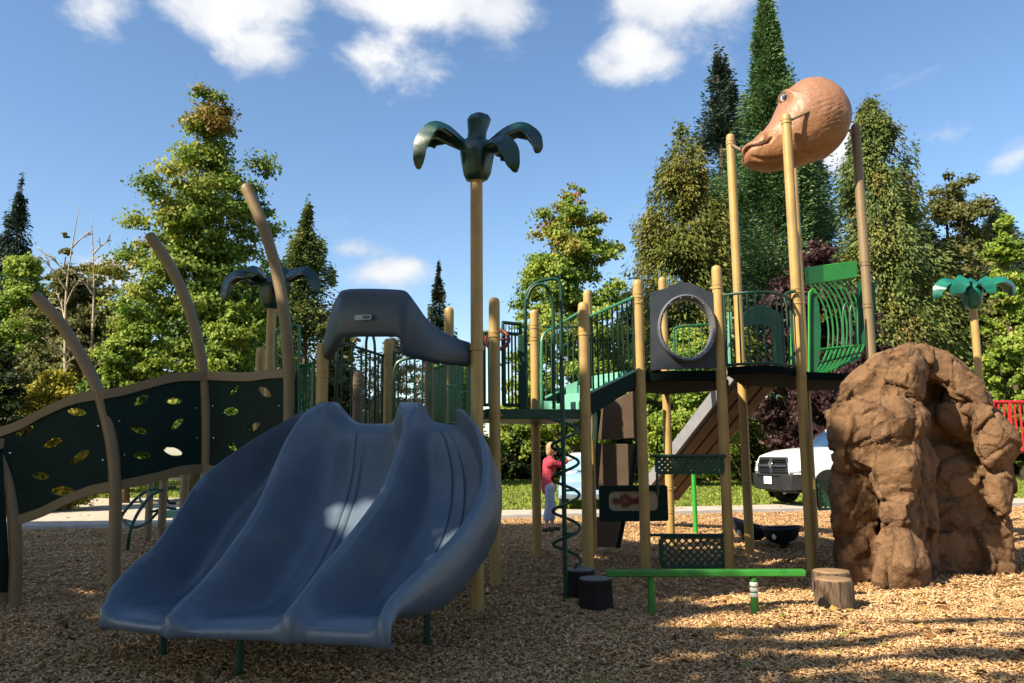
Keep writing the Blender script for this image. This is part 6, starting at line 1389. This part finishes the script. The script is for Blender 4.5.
shade_tree('tall leafy tree beyond the left edge, shading the climbing wall', 12.5, 11.0, 4.6, 6.6, 60000, 73)
shade_tree('tall leafy tree far beyond the left edge, shading the path', 18.5, 11.0, 4.4, 6.4, 50000, 74)

# added unseen trees behind the viewpoint, blocking low sky to darken front-facing surfaces
rt0 = None; rg = np.random.default_rng(91)
for i, (x, y, sc_, rz_) in enumerate(((-9, -19, 1.0, 0), (1, -22, 1.0, 1.3), (12, -20, 0.95, 2.1), (24, -14, 1.0, 4.4))):
    if rt0 is None:
        n = 22000; d = norm(rg.normal(size=(n, 3))); p = d*(rg.random(n)**0.4)[:, None]*np.array([4.8, 4.8, 7.0]); p[:, 2] += 8.0; L = 0.30*(0.7+0.6*rg.random(n)); nr = norm(rg.normal(size=(n, 3)))
        rt0 = thing('broadleaf_tree', 'unseen leafy tree added behind the viewpoint to block low sky', 'tree', V((x, y, 0)), 0, 'added unseen trees behind the viewpoint')
        obj('crown', quads_mesh('crown', leaf_quads(p, norm(np.cross(nr, rg.normal(size=(n, 3)))), nr, L, L*0.85), 4, [(0, 1, 2, 3)], np.clip(rg.normal(.5, .2, n), 0, 1), np.zeros(n)), LM['maple'], rt0, smooth=False, local=True)
        obj('trunk', trunk_bm(11, 0.3, [], 0.02, 5), 'bark', rt0, local=True, angle=180); tr_ = rt0
    else: tr_ = copy_tree(rt0)
    tr_.location = (x, y, 0); tr_.rotation_euler = (0, 0, rz_); tr_.scale = (sc_,)*3

# ================================================================== sky and light
w = bpy.data.worlds.new('World'); SC.world = w; w.use_nodes = True; nt = w.node_tree; bg = nt.nodes['Background']
sky = nn(nt, 'ShaderNodeTexSky'); sky.sky_type = 'NISHITA'; sky.sun_disc = False; sky.sun_elevation = SUN_EL; sky.sun_rotation = SUN_AZ % (2*math.pi)
sky.air_density = 1.0; sky.dust_density = 0.6; sky.ozone_density = 1.3; sky.altitude = 50
hs = nn(nt, 'ShaderNodeHueSaturation'); hs.inputs['Saturation'].default_value = 1.12; nt.links.new(sky.outputs[0], hs.inputs['Color'])
tc = nn(nt, 'ShaderNodeTexCoord')
def mth(op, a, b=None, c=None, clamp=False):
    n = nn(nt, 'ShaderNodeMath', operation=op); n.use_clamp = clamp
    for i, x in enumerate((a, b, c)):
        if x is None: continue
        if isinstance(x, (int, float)): n.inputs[i].default_value = x
        else: nt.links.new(x, n.inputs[i])
    return n.outputs[0]
def dotv(vec):
    n = nn(nt, 'ShaderNodeVectorMath', operation='DOT_PRODUCT'); n.inputs[1].default_value = vec; nt.links.new(tc.outputs['Generated'], n.inputs[0]); return n.outputs['Value']
def nse(scale, detail, rough=0.55, off=0):
    mp = nn(nt, 'ShaderNodeMapping'); mp.inputs['Scale'].default_value = (1, 1, 1.5); mp.inputs['Location'].default_value = (off, off*0.7, off*1.3); nt.links.new(tc.outputs['Generated'], mp.inputs['Vector'])
    n = nn(nt, 'ShaderNodeTexNoise'); n.inputs['Scale'].default_value = scale; n.inputs['Detail'].default_value = detail; n.inputs['Roughness'].default_value = rough; n.inputs['Distortion'].default_value = 0.25; nt.links.new(mp.outputs[0], n.inputs['Vector']); return n.outputs['Fac']
n_big = nse(9, 9, 0.60, 3.1); n_sh = nse(6, 5, 0.5, 7.7)
cov = None
clouds = [(240, -8, 92, 70, 1.15), (255, 40, 58, 38, .75), (425, -4, 140, 58, 1.2), (398, 40, 66, 52, .7), (500, 10, 72, 46, .9), (675, -6, 104, 62, 1.15), (636, 40, 62, 48, .8), (715, 20, 50, 36, .45), (100, 10, 40, 30, .8), (384, 274, 54, 17, .55), (405, 268, 26, 13, .5), (355, 250, 26, 12, .3), (312, 218, 26, 12, .22), (845, 146, 52, 38, .9), (1018, 156, 30, 20, .55), (930, 70, 34, 16, .22), (960, 130, 36, 14, .2), (112, 268, 44, 24, .7), (520, -10, 46, 24, .5)]
for px, py, a, bb_, k in clouds:
    d = ray(px, py).normalized(); r = d.cross(V((0, 0, 1))).normalized(); u = r.cross(d)
    x = mth('MULTIPLY', dotv(r), F/a*1.15); y = mth('MULTIPLY', dotv(u), F/bb_*1.15)
    e = mth('SQRT', mth('ADD', mth('MULTIPLY', x, x), mth('MULTIPLY', y, y)))
    fr = mth('GREATER_THAN', dotv(d), 0.2)
    v = mth('MULTIPLY', mth('MULTIPLY', mth('SUBTRACT', 1.0, e), k), fr)
    v = mth('MAXIMUM', v, -0.6)
    cov = v if cov is None else mth('SMOOTH_MAX', cov, v, 0.15)
den = mth('ADD', cov, mth('MULTIPLY', mth('SUBTRACT', n_big, 0.50), 1.9))
ma = nn(nt, 'ShaderNodeMapRange'); ma.interpolation_type = 'SMOOTHSTEP'; ma.inputs[1].default_value = 0.02; ma.inputs[2].default_value = 0.62; nt.links.new(den, ma.inputs[0])
lo = dotv((0, 0, 1)); 
sha = nn(nt, 'ShaderNodeMapRange'); sha.inputs[1].default_value = 0.30; sha.inputs[2].default_value = 0.72; nt.links.new(mth('ADD', mth('MULTIPLY', den, 0.35), mth('MULTIPLY', n_sh, 0.75)), sha.inputs[0])
cc = nn(nt, 'ShaderNodeMix', data_type='RGBA'); cc.inputs[6].default_value = (3.2, 3.5, 4.0, 1); cc.inputs[7].default_value = (5.3, 5.3, 5.3, 1); nt.links.new(sha.outputs[0], cc.inputs[0])
mx = nn(nt, 'ShaderNodeMix', data_type='RGBA'); nt.links.new(mth('MULTIPLY', ma.outputs[0], 0.96), mx.inputs[0]); nt.links.new(hs.outputs[0], mx.inputs[6]); nt.links.new(cc.outputs[2], mx.inputs[7])
nt.links.new(mx.outputs[2], bg.inputs['Color']); bg.inputs['Strength'].default_value = 0.09
sl = bpy.data.lights.new('sun', 'SUN'); sl.energy = 5.0; sl.angle = R(0.5); sl.color = (1.0, 0.87, 0.66)
so = bpy.data.objects.new('sun', sl); COL.objects.link(so); so.location = (-20, -15, 25); so.rotation_euler = S.to_track_quat('Z', 'Y').to_euler()
vs_ = SC.view_settings; vs_.view_transform = 'Standard'; vs_.look = 'None'; vs_.exposure = 1.17; vs_.gamma = 1.0; vs_.use_curve_mapping = False
SC.cycles.max_bounces = 6; SC.cycles.diffuse_bounces = 3; SC.cycles.glossy_bounces = 3; SC.cycles.transmission_bounces = 3; SC.cycles.transparent_max_bounces = 4
SC.cycles.sample_clamp_indirect = 6.0
